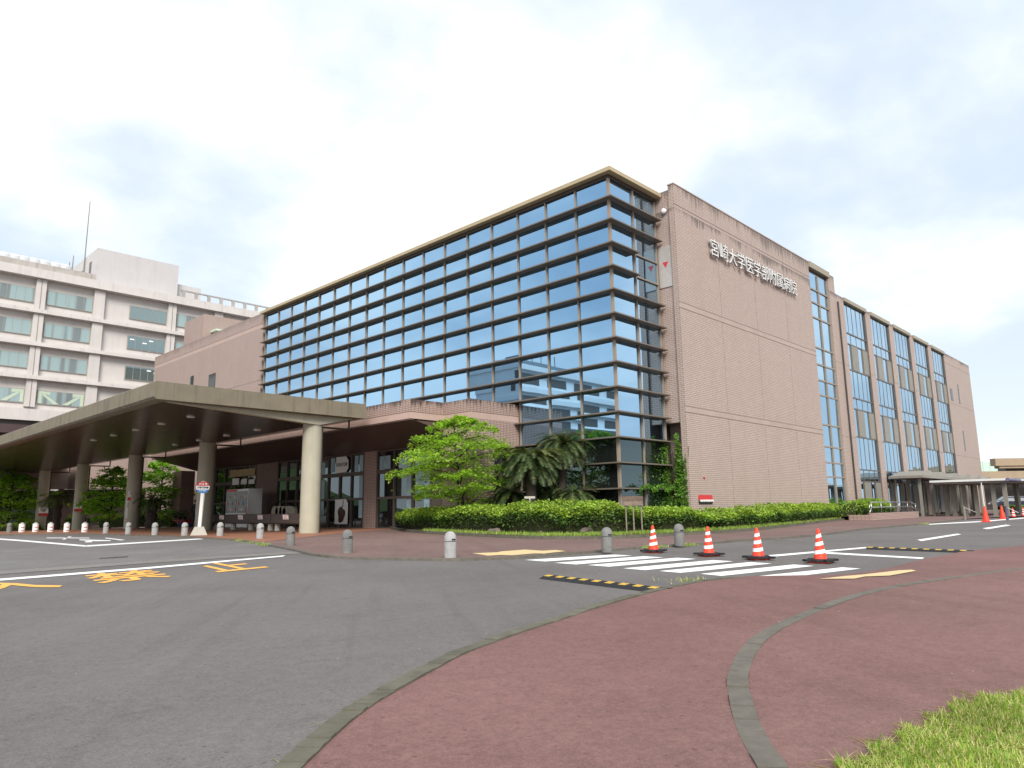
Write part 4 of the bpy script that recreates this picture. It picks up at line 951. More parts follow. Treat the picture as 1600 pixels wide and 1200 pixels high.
def cycad(label,base,th,nf,Lf,tr=.24,lean=(0,0),name='cycad_palm',spread=1.0,dry=0):
    B=Vector(base); t=thing(name,label,'palm',B); tp=B+Vector((lean[0],lean[1],th))
    mb=MB(B); m=7
    for i in range(m):
        a=B.lerp(tp,i/m); b=B.lerp(tp,(i+1)/m); mb.tube(a,b,tr*(1.0+.12*((i%2)*2-1)),tr*(1.0-.10*((i%2)*2-1)),10)
    mb.build('trunk',M_TRUNK,t)
    V=[];F=[];I=[]
    for k in range(nf):
        az=k*2.399+random.gauss(0,.15); el=(random.random()**1.2*1.25-.30)*spread; d=Vector((math.cos(az)*math.cos(el),math.sin(az)*math.cos(el),math.sin(el)))
        p=tp+Vector((0,0,.1)); seg=13; l=Lf*random.uniform(.8,1.1); prev=p; side=Vector((-math.sin(az),math.cos(az),0))
        new=1 if (el>.75 and random.random()<.6) else 0
        for i in range(seg):
            d=(d+Vector((0,0,-.10-.035*i/seg))).normalized(); q=prev+d*(l/seg)
            n0=len(V); w=.016; V+= [prev-side*w,prev+side*w,q+side*w,q-side*w]; F.append((n0,n0+1,n0+2,n0+3)); I.append(new)
            upv=side.cross(d).normalized()*-1
            if upv.z<0: upv=-upv
            ll=.26*Lf/1.4*math.sin(PI*(.10+.86*(i+.5)/seg))**.6
            for j in (0,.25,.5,.75):
                c=prev.lerp(q,j)
                for s in (-1,1):
                    tip=c+(side*s*.8+d*.62+upv*.22+Vector((random.gauss(0,.08),random.gauss(0,.08),random.gauss(0,.08)))).normalized()*ll
                    n0=len(V); V+= [c-d*.014,c+d*.014,tip]; F.append((n0,n0+1,n0+2)); I.append(new if random.random()<.8 else 1-new)
            prev=q
    me=bpy.data.meshes.new('fronds'); me.from_pydata([tuple(v-B) for v in V],[],F); me.materials.append(ML_CYC); me.materials.append(ML_CYC2); me.polygons.foreach_set('material_index',I); me.update()
    o=bpy.data.objects.new('fronds',me); COL.objects.link(o); o.parent=t; return t
def cyc(px,py,dep,**kw):
    p=atdep(px,py,dep); b=Vector((p.x,p.y,ground(p.x,p.y)+.15)); cycad(base=b,th=p.z-b.z,**kw)
cyc(829,722,32.5,label='cycad with a broad drooping crown on a thick dark trunk behind the hedge',nf=130,Lf=1.75,tr=.24)
cyc(872,697,33.6,label='tallest cycad leaning towards the hall corner behind the broad crowned one',nf=110,Lf=1.6,tr=.2,lean=(.3,-.1))
cyc(896,776,32.6,label='small low cycad tucked beside the tall ones near the glass',nf=60,Lf=1.35,tr=.2)
cyc(800,775,33.4,label='dark low cycad filling the gap between dogwood and palms',nf=60,Lf=1.2,tr=.2)
cyc(850,772,33.8,label='dense dark cycad low between the two tallest palms',nf=80,Lf=1.35,tr=.2)
cyc(785,782,34.2,label='dark low cycad against the recessed shop window beside the tiled pier',nf=60,Lf=1.1,tr=.18)
# ivy in the tiled recess
Cs=[];Ss=[]
IV=Vector((4.2,-.6,.2))
for _ in range(7000):
    y=random.uniform(-1.12,.02); z=.2+5.0*random.random()**1.15; f=(z-.2)/5
    if f>.55+.4*math.sin(y*9+1.3)*(1 if y>-.75 else .35)+(.25 if y<-.8 else 0): continue
    if -.78<y<-.48 and z<1.9-abs(y+.63)*7: continue
    Cs.append((4.22+random.gauss(0,.07)-(.15*random.random() if y>-.9 else 0),y,z)); Ss.append(random.uniform(.045,.09))
for _ in range(700):
    x=random.uniform(1.0,4.1); z=2.13+random.gauss(0,.06)+.08*math.sin(x*5); Cs.append((x,-.44+random.gauss(0,.05),z)); Ss.append(random.uniform(.04,.075))
for _ in range(700):
    x=4.15-abs(random.gauss(0,.55)); z=random.uniform(.3,4.6)*(1-.15*(4.15-x)); Cs.append((x,-.12+random.gauss(0,.05),z)); Ss.append(random.uniform(.04,.08))
t=thing('ivy','ivy climbing the tiled recess beside the glass corner','climber',IV)
leafmesh('leaves',Cs,Ss,[ML_IVY,ML_GARD2],t,.1,o=IV)
mb=MB(IV)
for k in range(9):
    p=Vector((4.22,random.uniform(-1.1,-.1),.2))
    for j in range(8):
        q=p+Vector((0,random.gauss(0,.06),.5)); mb.tube(p,q,.018,.012,5); p=q
mb.build('stems',M_TRUNK,t)
# garden trees by the low wing, seen under the canopy
def gt(px,dep,h,z0,rad,label,n=26,lv=6500):
    p=atdep(px,810,dep); tier_tree('garden_tree',label,(p.x,p.y,ground(p.x,p.y)),h,z0,rad,n,lv,.15,[ML_GARD,ML_GARD2],'garden trees by the low wing',trunk_r=.13,thick=.09,gap=-.16)
gt(14,70,5.9,1.3,4.6,'broad garden tree with its trunk just inside the photo edge, beside the farthest canopy column',36,11000)
gt(172,60,5.1,.8,2.9,'dense garden tree between the second and third canopy columns from the far end',32,9500)
gt(250,62,6.2,1.0,2.7,'pale leaved garden tree beside the porch pier behind the round bus sign',32,9500)
gt(-60,78,6.5,1.5,4.0,'garden tree whose branches only reach in at the photo edge, the farthest of the row',22,5000)
cyc(92,776,64,label='cycad with a bare dark trunk standing between the two farthest canopy columns',nf=30,Lf=2.0,tr=.33,spread=.8)
cyc(238,783,50,label='dark cycad standing just behind the third canopy column',nf=34,Lf=1.4,tr=.38)
p0=atdep(96,818,62); p1=atdep(118,818,62)
hedge('garden_hedge','small light green clipped shrub beside the bare trunked cycad',[(p0.x,p0.y),((p0.x+p1.x)/2+.1,(p0.y+p1.y)/2),(p1.x,p1.y)],0,1.3,[1.1,1.3,1.1],1800)
p0=atdep(-30,822,66); p1=atdep(62,822,66)
hedge('garden_hedge','dark low hedge running behind the wrapped bollards',[(p0.x,p0.y),((p0.x+p1.x)/2+.1,(p0.y+p1.y)/2),(p1.x,p1.y)],0,1.0,[.75,.8,.75],2600)
p0=atdep(150,822,55); p1=atdep(262,822,52)
hedge('garden_hedge','dark hedge under the trees behind the third canopy column',[(p0.x,p0.y),((p0.x+p1.x)/2+.1,(p0.y+p1.y)/2),(p1.x,p1.y)],0,1.0,[.9,.95,.9],3600)
# trees and hill mirrored in the side glass, all behind the camera's position
for i,(x,y,h,r) in enumerate([(20,-62,12,6),(38,-70,14,7),(60,-66,13,6.5),(84,-74,15,8),(8,-84,11,7),(118,-72,15,8)]):
    tier_tree('roadside_tree',['tall roadside tree mirrored in the window strip','bushy roadside tree mirrored in the first window bay','roadside tree mirrored in the middle window bays','tall roadside tree mirrored in the last window bays','low roadside tree mirrored at the glass corner','farthest roadside tree mirrored in the end bay'][i],(x,y,-.05),h,2.5,r,22,3000,.5,[ML_GARD,ML_GARD2],'roadside trees mirrored in the glass',trunk_r=.25,thick=.6)
def hill(name,c,rx,ry,h):
    V=[];F=[];n=40;m=12
    for j in range(m+1):
        for i in range(n):
            a=2*PI*i/n; rr=1-j/m; k=(math.cos(PI*rr)+1)/2
            x=c[0]+rx*rr*math.cos(a); y=c[1]+ry*rr*math.sin(a); V.append((x,y,-.5+h*k*(1+.16*math.sin(x*.09)+.12*math.sin(y*.13+x*.05))+random.gauss(0,.5)*(j>0)))
    for j in range(m):
        for i in range(n): F.append((j*n+i,j*n+(i+1)%n,(j+1)*n+(i+1)%n,(j+1)*n+i))
    mb=MB(); mb.add(V,F); o=mb.build(name,M_HILL,None,True); o['kind']='structure'; return o
M_HILL=plain('wooded_hill',(.060,.095,.040),.95,.45,.12,.1,bstr=.5)
hill('hill',(90,-330,0),150,70,52); hill('hill',(-120,260,0),90,60,16); hill('hill',(430,330,0),120,160,14)
# ---------------------------------------------------------------- grass
def grass(name,pts_fn,n,h0,h1,w,mats,probs,z,kind='stuff',lean=.35):
    P=np.array([pts_fn() for _ in range(n)]); hh=RNG.uniform(h0,h1,n)*(0.65+.5*RNG.random(n)); a=RNG.uniform(0,2*PI,n); ln=RNG.normal(0,lean,(n,2))
    gz=np.array([ground(p[0],p[1]) for p in P])+z
    V=np.empty((n,5,3)); sx=np.cos(a)*w; sy=np.sin(a)*w
    base=np.c_[P,gz]; tip=base.copy(); tip[:,2]+=hh*(.95-.3*np.minimum(1,(ln**2).sum(1))); tip[:,:2]+=ln*hh[:,None]
    if lean>.9: tip[:,2]=base[:,2]+hh*RNG.uniform(.05,.3,n)
    mid=base+(tip-base)*.5; mid[:,2]+=.06*hh; mid[:,:2]-=ln*hh[:,None]*.05
    off=np.c_[sx,sy,np.zeros(n)]
    V[:,0]=base-off; V[:,1]=base+off; V[:,2]=mid+off*.8; V[:,3]=tip; V[:,4]=mid-off*.8
    me=bpy.data.meshes.new(name); me.vertices.add(5*n); me.vertices.foreach_set('co',V.reshape(-1)); me.loops.add(5*n); me.loops.foreach_set('vertex_index',np.arange(5*n)); me.polygons.add(n); me.polygons.foreach_set('loop_start',np.arange(0,5*n,5))
    for m in mats: me.materials.append(m)
    me.polygons.foreach_set('material_index',RNG.choice(len(mats),n,p=probs)); me.update(calc_edges=True); me.validate()
    o=bpy.data.objects.new(name,me); COL.objects.link(o); o['kind']=kind; return o
GP=P2([(1338,1199),(1345,1189),(1394,1162),(1437,1138),(1487,1109),(1532,1096),(1600,1087),(1720,1072)],.05)
RX=Vector((RH.x,RH.y)); FX=Vector((FH.x,FH.y)); C2=Vector((CAM.x,CAM.y))
eu=[((Vector(p)-C2).dot(RX),(Vector(p)-C2).dot(FX)) for p in GP]; eu.sort()
ex=[e[0] for e in eu]; ey=[e[1] for e in eu]
gp2=[]
for i in range(60):
    u=ex[0]+(ex[-1]-ex[0])*i/59; p=C2+RX*u+FX*(float(np.interp(u,ex,ey))-.05+.03*math.sin(u*23)+.02*math.sin(u*57)); gp2.append((p.x,p.y))
for u in (ex[-1],ex[0]): p=C2+RX*u+FX*1.2; gp2.append((p.x,p.y))
sheet('grass_bed',gp2,.062,plain('dry_thatch',(.20,.185,.080),.95,.5,25,.1))
def gpt():
    while True:
        u=random.uniform(ex[0]-.1,ex[-1]); v=random.uniform(2.4,6.2); lim=float(np.interp(u,ex,ey))+.05*math.sin(u*23)+.04*math.sin(u*57)
        if v<lim and (blob(u*4,v*4,2)>-.35 or random.random()<.5): 
            p=C2+RX*u+FX*v; return (p.x,p.y)
grass('verge_grass',gpt,80000,.012,.055,.0026,[ML_GR,ML_GR2,ML_GR3],[.46,.30,.24],.055)
def tall():
    while True:
        p=gpt(); 
        if blob(p[0]*3,p[1]*3,5)>.25: return p
o=grass('tall_grass_tufts',tall,500,.05,.12,.0030,[ML_GR,ML_GR2,ML_GR3],[.62,.13,.25],.055,lean=.22)
def thatch():
    p=gpt(); return p
o=grass('dry_grass_litter',thatch,16000,.04,.10,.0020,[ML_GR2],[1.0],.058,lean=1.0)
# weedy strip between kerb and hedge
SL=pk[8:]; 
def strip():
    i=random.randrange(0,len(SL)-1); a=Vector(SL[i]); b=Vector(SL[i+1]); p=a.lerp(b,random.random()); d=(b-a).normalized(); n=Vector((-d.y,d.x)); q=p+n*(.14+abs(random.gauss(0,.42))); return (q.x,q.y)
grass('bed_grass',strip,15000,.05,.20,.010,[ML_GR,ML_GR3,ML_GR2],[.55,.35,.10],.14)
WS=[(372,846.5),(392,849.5),(412,853),(408,851.5),(1010,857),(1022,857),(1032,856),(1072,853.5),(1080,853),(1440,820),(1446,819.5)]
def kweed():
    a=random.choice(WS); p=at(a[0]+random.gauss(0,5),a[1]+random.gauss(0,.4)-1,.03); return (p.x+random.gauss(0,.03),p.y+random.gauss(0,.03))
grass('kerb_weeds',kweed,620,.03,.13,.008,[ML_GR,ML_GR2,ML_GR3],[.4,.3,.3],.03)
def crackw():
    p=at(1080,908,0); return (p.x+random.gauss(0,.18),p.y+random.gauss(0,.18))
grass('road_weeds',crackw,70,.03,.10,.006,[ML_GR,ML_GR2],[.7,.3],0)
def kerbw():
    i=random.randrange(2,60); t_=random.random(); a=Vector(nk[i]).lerp(Vector(nk[i+1]),t_); return (a.x+random.gauss(0,.02),a.y+random.gauss(0,.02))
grass('kerb_weeds',kerbw,260,.015,.05,.002,[ML_GR2,ML_GR],[.8,.2],.0,lean=1.2)
# rocks in the bed
for (px,py,r,lab) in [(772,834,.27,'grey brown rock in the weedy strip nearest the dogwood'),(854,834,.33,'long flat rock in the grass in front of the cycads'),(914,834.5,.29,'brown rock in the grass between the flat rock and the wooden board'),(956,832.5,.22,'small pale rock in the grass closest to the wooden board')]:
    p=at(px,py,.14); p.z+=.10; bm=bmesh.new(); bmesh.ops.create_icosphere(bm,subdivisions=3,radius=1)
    for v in bm.verts:
        k=1+.16*math.sin(v.co.x*3+px)+.13*math.sin(v.co.y*5+px*2)+.1*math.sin(v.co.z*6+v.co.x*4); v.co=Vector((v.co.x*r*k,v.co.y*r*.7*k,max(-.2,v.co.z)*r*.52*k))
    me=bpy.data.meshes.new('rock'); bm.to_mesh(me); bm.free(); me.materials.append(M_ROCK)
    for f in me.polygons: f.use_smooth=True
    o=bpy.data.objects.new('rock',me); COL.objects.link(o); o.location=p; o.rotation_euler=(0,0,px); tag(o,lab,'rock','rocks in the planting bed')
# ---------------------------------------------------------------- bollards
def bollard(label,mat,wrap=False,slot=True):
    t=thing('bollard',label,'bollard',group='stone bollards along the kerb')
    b=MB(); b.lathe([(.145,0),(.145,.38)],n=24); b.build('shaft',mat,t,True,True)
    b=MB(); b.lathe([(.136,.38),(.136,.395)],n=24); b.build('groove',M_INK,t)
    b=MB(); b.lathe([(.147,.395),(.147,.45),(.140,.505),(.120,.56),(.082,.60),(.038,.62),(.005,.625)],n=24); b.build('domed_head',mat,t,True,True)
    b=MB(); b.box((-.160,-.06,.42),(-.138,.04,.45)); b.build('reflector_slot',M_INK,t)
    if wrap:
        w=MB(); w.lathe([(.172,.02),(.172,.53)],n=24,cap=False); w.build('white_cover',M_SIGNW,t,True)
        for j in range(2):
            w=MB(); z=.08+.2*j
            for i in range(8):
                a0=PI*.72+i*.14; a1=a0+.14; w.poly([(.175*math.cos(a0),.175*math.sin(a0),z),(.175*math.cos(a1),.175*math.sin(a1),z),(.175*math.cos(a1),.175*math.sin(a1),z+.055),(.175*math.cos(a0),.175*math.sin(a0),z+.04)])
            w.build('red_lettering_band',M_SIGNR,t)
    return t
bp=bollard('',M_GRAN); bd=bollard('',M_GRAN2); bw=bollard('',M_GRAN,True)
BL=[(14,833,bd,'small dark stone bollard farthest along the kerb, by the photo edge'),(33.5,832.5,bw,'wrapped bollard in white cover nearest the dark one at the far end'),(55,832,bw,'wrapped white bollard standing just left of the farthest canopy column'),(78.5,832,bw,'wrapped white bollard between the farthest column and the bare cycad'),(104,832,bw,'white bollard with red bands standing before the small light green shrub'),(132,832.5,bw,'wrapped bollard with red bands beside the second farthest column'),(165,834,bp,'pale stone bollard first after the wrapped ones'),(200,835.5,bp,'pale stone bollard in front of the white board on the third column'),(241.5,837,bp,'pale stone bollard between the third column and the round bus sign'),(288,837.5,bp,'pale stone bollard beside the concrete foot of the bus sign'),(343.5,838,bp,'pale stone bollard in front of the long dark bench'),(406,842,bp,'stone bollard where the terracotta paving meets the red pavement'),(453.5,853,bd,'dark weathered bollard in front of the nearest canopy column'),(542.5,864.5,bd,'dark weathered bollard alone on the red pavement before the coffee poster'),(703.5,872,bp,'pale domed bollard at the kerb in front of the dogwood'),(949,862.5,bd,'dark bollard at the kerb beside the near end of the crossing'),(1062,853,bd,'dark bollard between the first and second traffic cones')]
used=set()
for px,py,src,lab in BL:
    p=at(px,py-.8,.06); p.z=ground(p.x,p.y)+.052; rz=math.atan2(CAM.y-p.y,CAM.x-p.x)+PI+.5
    if src in used: dup(src,p,rz,lab)
    else: src.location=p; src.rotation_euler=(0,0,rz); src['label']=lab; used.add(src)
# ---------------------------------------------------------------- traffic cones
def cone(label,striped=True,weight=True):
    t=thing('traffic_cone',label,'cone',group='orange traffic cones')
    prof=[(.145,.03),(.128,.10),(.035,.66),(.028,.69),(.012,.70)]
    def rr(z): return .128+(.035-.128)*(z-.10)/.56
    b=MB(); b.lathe(prof,n=28); b.box((-.19,-.19,.0),(.19,.19,.03)); b.build('body',M_CONE,t,True,True)
    if striped:
        for z0,w in ((.19,.075),(.355,.075),(.515,.07)):
            b=MB(); n=28; vs=[]
            for zz in (z0,z0+w):
                for i in range(n):
                    a=2*PI*i/n; z=zz+.018*math.cos(a+1.2); r=rr(z)+.003; vs.append((r*math.cos(a),r*math.sin(a),z))
            b.add(vs,[(i,(i+1)%n,n+(i+1)%n,n+i) for i in range(n)]); b.build('reflective_band',M_TAPE,t,True)
    if weight:
        b=MB(); n=8; R0,R1=.16,.285; pts=[]
        b.lathe([(.285,.032),(.285,.06),(.265,.08),(.165,.085),(.15,.032)],n=8,cap=False)
        for a in (PI/8,PI/8+PI/2,PI/8+PI,PI/8+1.5*PI):
            M=Matrix.Rotation(a+.39,3,'Z'); b.box((.2,-.075,.033),(.36,.075,.078),M)
        b.build('rubber_weight',M_BLACK,t)
    return t
c0=cone('')
CL=[(1021.5,863.5,'striped traffic cone nearest the wooden board, first of the row on the crossing',.3),(1108,869,'striped traffic cone second from the wooden board, behind the crossing stripes',1.1),(1185.5,874.5,'striped traffic cone whose foot touches the white stop line',.8),(1282.5,879.5,'largest and nearest striped cone, where two white lines cross behind it',.1)]
for i,(px,py,lab,rz) in enumerate(CL):
    p=at(px,py,.0); p.z=ground(p.x,p.y)+.003
    if i==0: c0.location=p; c0.rotation_euler=(0,0,rz); c0['label']=lab
    else: dup(c0,p,rz,lab)
cp=cone('',False,False); p=at(1541,815.5); cp.location=(p.x,p.y,ground(p.x,p.y)+.003); cp['label']='plain red cone carrying a thin pale pole, on the edge line by the walkway'
cp.scale=(1.25,1.25,1.25)
b=MB(); b.tube((0,0,.6),(-.03,0,1.75),.02); b.build('pole',M_PALE,cp)
for px,py,lab in ((1567,811,'plain red cone between the two nearest walkway columns'),):
    p=at(px,py); c=dup(cp,p,.4,lab); 
    for ch in list(c.children):
        if ch.name.startswith('pole'): bpy.data.objects.remove(ch)
p=at(1584,809.5); dup(c0,p,1.9,'far striped cone standing beside the walkway post with the chain')
p=at(1600,808); dup(c0,p,2.9,'far cone cut by the edge of the photo')
# short posts with rail by the walkway
t=thing('kerb_post','short dark post with a slanting chain at the end of the side kerb','post',at(1508,812.5)); o_=Vector(t.location)
b=MB(o_); b.tube(o_,o_+Vector((0,0,.85)),.07,n=10); b.build('post',M_GREYM,t); q=at(1526,808); b=MB(o_); b.tube(o_+Vector((0,0,.8)),Vector((q.x,q.y,o_.z+.35)),.025); b.build('chain',M_PALE,t)
t=thing('kerb_post','dark violet post with a slanting chain between the far red cones','post',at(1574.5,813)); o_=Vector(t.location)
b=MB(o_); b.tube(o_,o_+Vector((0,0,.85)),.075,n=10); b.build('post',plain('violet_post',(.10,.085,.13),.5),t); q=at(1592,809); b=MB(o_); b.tube(o_+Vector((0,0,.8)),Vector((q.x,q.y,o_.z+.35)),.025); b.build('chain',M_PALE,t)
# ---------------------------------------------------------------- bus stop sign
def facing(p): return math.atan2(CAM.y-p.y,CAM.x-p.x)
p=at(310.5,836,.06); p.z=ground(p.x,p.y)+.058; dp=(p-CAM).dot(FW); sc=dp/FPX; rz=facing(p)
t=thing('bus_stop_sign','round red white and blue bus stop sign on a white board and concrete foot','sign',p,rz)
b=MB(); b.lathe([(13.5*sc*1.28,0),(7.5*sc*1.28,12.8*sc)],n=4,M=Matrix.Rotation(PI/4,3,'Z')); b.build('concrete_foot',M_CONC2,t)
zh=12.8*sc; zc=74*sc; R=9.8*sc; dx=1.8*sc
sh=lambda y,z: (y+dx*(z-zh)/(zc-zh))
b=MB(); w=2.3*sc; vs=[]
for x in (.03,-.03):
    for z in (zh-.02,zc-R*.9):
        for y in (-w,w): vs.append((x,sh(y,z),z))
b.add(vs,[(0,1,3,2),(6,7,5,4),(0,2,6,4)[::-1] ,(1,5,7,3)[::-1],(2,3,7,6)]); b.build('white_board',M_SIGNW,t)
b=MB(); 
for z in (zh,): b.tube((-.06,sh(w,zh)-.0,zh),(-.06,sh(w*1.2,zc),zc-R*.7),.03); b.build('pole',M_PALE,t)
Mx=Matrix.Rotation(PI/2,3,'Y')
def disc(name,mat,x,z0,z1,parent,r=R):
    pts=[]; n=40
    for i in range(n):
        a=2*PI*i/n; pts.append((r*math.cos(a),r*math.sin(a)))
    pts=[(y,min(max(z,z0),z1)) for y,z in pts]; b=MB(); b.poly([(x,sh(y,zc),zc+z) for y,z in pts]); return b.build(name,mat,parent)
b=MB(); b.lathe([(R,-.035),(R,.035)],(0,dx,zc),40,Mx); D=b.build('disc',M_SIGNW,t)
d1=disc('red_field',M_SIGNR,.040,R*.22,R*.93,D); d2=disc('blue_field',M_SIGNB,.040,-R*.93,-R*.38,D)
text_obj('lettering','バス停',M_SIGNW,(.044,dx,zc+R*.50),(0,1,0),(0,0,1),R*.42,0,.006,D)
text_obj('lettering','大学病院前',M_INK,(.044,dx,zc-R*.08),(0,1,0),(0,0,1),R*.34,0,.004,D)
text_obj('lettering','宮崎交通',M_SIGNW,(.044,dx,zc-R*.60),(0,1,0),(0,0,1),R*.28,0,.004,D)
# ---------------------------------------------------------------- plates on the canopy columns
def plate(label,px0,px1,py0,py1,y,red):
    c=Vector((-9,y,0)); dir_=(CAM-c); dir_.z=0; dir_.normalize(); fpos=c+dir_*.50; dep=(Vector((fpos.x,fpos.y,2))-CAM).dot(FW)
    a=atdep((px0+px1)/2,(py0+py1)/2,dep); w=(px1-px0)*dep/FPX*.5; h=(py1-py0)*dep/FPX*.5; loc=Vector((fpos.x,fpos.y,a.z)); off=(a-loc).dot(RH)
    rz=math.atan2(dir_.y,dir_.x); t=thing('notice_plate',label,'sign',loc+RH*off,rz)
    b=MB(); b.box((0,-w,-h),(.03,w,h)); b.build('plate',M_SIGNW,t)
    b=MB(); b.box((.0305,-w,-h),(.036,w,-h+2*h*red)); b.build('red_band',M_SIGNR,t)
    b=MB()
    if h>w: b.box((.031,-w*.3,h*.25),(.037,w*.3,h*.85))
    else:
        b.lathe([(w*.42,.031),(w*.42,.036)],(0,0,h*.35),18,Matrix.Rotation(PI/2,3,'Y')); 
    b.build('pictogram',plain('grey_print',(.30,.29,.28),.5),t)
plate('square notice plate with red foot on the farthest canopy column',62,75,793,806,62.3,.32)
plate('square notice plate with red foot on the second farthest canopy column',117.5,129,786,799,50.1,.32)
t_=plate('red banded vertical notice on the third column above a tall white board',199.5,206.5,767,782,37.3,.36)
plate('tall narrow white board tied to the third canopy column',197,204.5,782.5,811,37.3,.02)
# ---------------------------------------------------------------- benches
def bench(label,y0,y1,x,papers):
    gz=ground(x,y0)+.09; O_=Vector((x,y0,gz)); t=thing('resin_bench',label,'bench',O_,group='dark resin benches by the canopy columns')
    ln=y1-y0
    prof=[(-.10,.44),(-.06,.37),(.10,.36),(.50,.38),(.52,.43),(.16,.44),(.06,.50),(.02,.90),(-.02,.91),(-.05,.88),(-.03,.60)]
    b=MB(); n=len(prof); vs=[(px_,0,z) for px_,z in prof]+[(px_,ln,z) for px_,z in prof]
    b.add(vs,[tuple(range(n)),tuple(range(2*n-1,n-1,-1))]+[(n+i,n+(i+1)%n,(i+1)%n,i) for i in range(n)]); b.build('seat_shell',M_WOOD,t)
    k=max(2,int(ln/1.6))
    for i in range(k):
        y=.35+(ln-.7)*i/(k-1); b=MB(); b.lathe([(.17,0),(.15,.36)],(.18,y,0),12); b.build('concrete_leg',M_CONC2,t)
    for f in papers:
        b=MB(); y=ln*f; b.add([(-.062,y+.30,.62),(-.062,y-.30,.62),(-.074,y-.26,.86),(-.074,y+.34,.86)],[(0,1,2,3)]); pp=b.build('notice_paper',M_SIGNW,t)
        b=MB()
        for j in range(3): b.add([(-.078,y+.24,.66+.07*j),(-.078,y-.22,.66+.07*j),(-.080,y-.22,.685+.07*j),(-.080,y+.24,.685+.07*j)],[(0,1,2,3)])
        b.build('printed_lines',M_SIGNR,pp)
XB=-8.3
yb=[onx(px,816,XB).y for px in (473,424.5,423.5,331)]
bench('shorter dark resin bench nearest the front canopy column, one paper on its back',yb[0],yb[1],XB,[.5])
bench('long dark resin bench with three papers on its back',yb[2],yb[3],XB,[.15,.47,.80])
q0=onx(157,822,-8.3).y; q1=onx(133,822,-8.3).y
bench('distant dark resin bench with papers, behind the wrapped bollards',q0,q1,-8.3,[.3,.9])
# ---------------------------------------------------------------- vending machine
x=-4.6; ya=onx(387,790,x).y; yb_=onx(353,790,x).y; zt=onx(370,764.5,x).z; gz=ground(x,ya)+.09; xr=ony(409,790,ya).x
VM=thing('vending_machine','white drinks machine with a wide lit front standing behind the long bench','vending machine',(x,ya,gz)); O_=Vector((x,ya,gz))
b=MB(O_); b.box((x,ya,gz),(xr,yb_,zt)); b.build('cabinet',M_PALE,VM)
ym=ya+(yb_-ya)*.48
for (a,c_,nm) in ((ya+.1,ym-.06,'glass_front'),(ym+.06,yb_-.1,'glass_front')):
    b=MB(O_); b.box((x-.03,a,gz+1.0),(x-.001,c_,zt-.15)); f=b.build(nm,plain('lit_display_grey',(.30,.32,.32),.2,.3,6),VM)
    for r_ in range(3):
        for k in range(7):
            yy=a+.08+(c_-a-.16)*k/6; zz=gz+1.12+(zt-gz-1.4)*r_/3
            b=MB(O_); b.box((x-.05,yy-.045,zz),(x-.031,yy+.045,zz+.24)); b.build('bottle_sample',[M_SIGNR,M_SIGNW,M_TAN,M_SIGNB][(k*3+r_)%4] if (k+r_)%3==0 else plain('sample_grey',(.45,.44,.42),.4),f)
    b=MB(O_); b.box((x-.03,a+.1,gz+.32),(x-.001,c_-.15,gz+.6)); b.build('delivery_flap',M_INK,VM)
b=MB(O_); b.box((x-.02,ym+.05,zt-.14),(x-.001,yb_-.05,zt-.02)); b.build('red_header',M_SIGNR,VM)
b=MB(O_); b.box((x-.03,ya+.03,gz+.75),(x-.0,ya+.2,gz+1.0)); b.build('coin_panel',M_SIGNR,VM)
# posters on the lobby glass
for px0,px1,py0,py1 in ((363,374,747,758),(376.5,386,748,757),(388.5,398,748.5,756.5)):
    a=onx(px0,py1,-2.1); c_=onx(px1,py0,-2.1); b=MB(); b.box((-2.12,c_.y,a.z),(-2.10,a.y,c_.z)); b.build('notice_poster',M_SIGNW,HALL)
a=onx(359,746,-2.08); c_=onx(399,731,-2.08); b=MB(); b.box((-2.09,c_.y,a.z),(-2.085,a.y,c_.z)); b.build('ochre_reflection',plain('ochre_reflection',(.42,.31,.16),.5,.35,2),HALL)  # ochre sheet painted in for the lit, reflected band on the lobby glass
# high backed seats beside the machine
M_SEAT=plain('beige_seat_fabric',(.34,.31,.24),.8,.1,6)
for i,(px,lab) in enumerate(((431,'beige high backed seat nearest the drinks machine'),(437,'beige high backed seat second from the drinks machine'),(443,'beige high backed seat third from the drinks machine'),(453,'wide rounded beige seat back nearest the shop windows'))):
    x=-4.4; y=onx(px,800,x).y; zt=onx(px,790.5,x).z; gz=ground(x,y)+.09; t=thing('high_backed_seat',lab,'seat',(x,y,gz),0,'beige high backed seats'); h=zt-gz; w=.42 if i<3 else .8
    b=MB(); pts=[(-w,.45),(w,.45),(w,h*.78)]+[(w*math.cos(a),h*.78+h*.22*math.sin(a)) for a in (.4,.8,1.2,1.57,1.94,2.34,2.74)]+[(-w,h*.78)]
    n=len(pts); b.add([(-.09,yy,z) for yy,z in pts]+[(.09,yy,z) for yy,z in pts],[tuple(range(n-1,-1,-1)),tuple(range(n,2*n))]+[(i_,(i_+1)%n,n+(i_+1)%n,n+i_) for i_ in range(n)]); b.build('backrest',M_SEAT,t)
    b=MB(); b.box((.09,-w,.36),(.62,w,.5)); b.build('seat',M_SEAT,t)
    for dx_ in (0,.5):
        for dy in (-w+.08,w-.08): b=MB(); b.tube((dx_,dy,0),(dx_,dy,.40),.03); b.build('leg',M_DKBRZ,t)
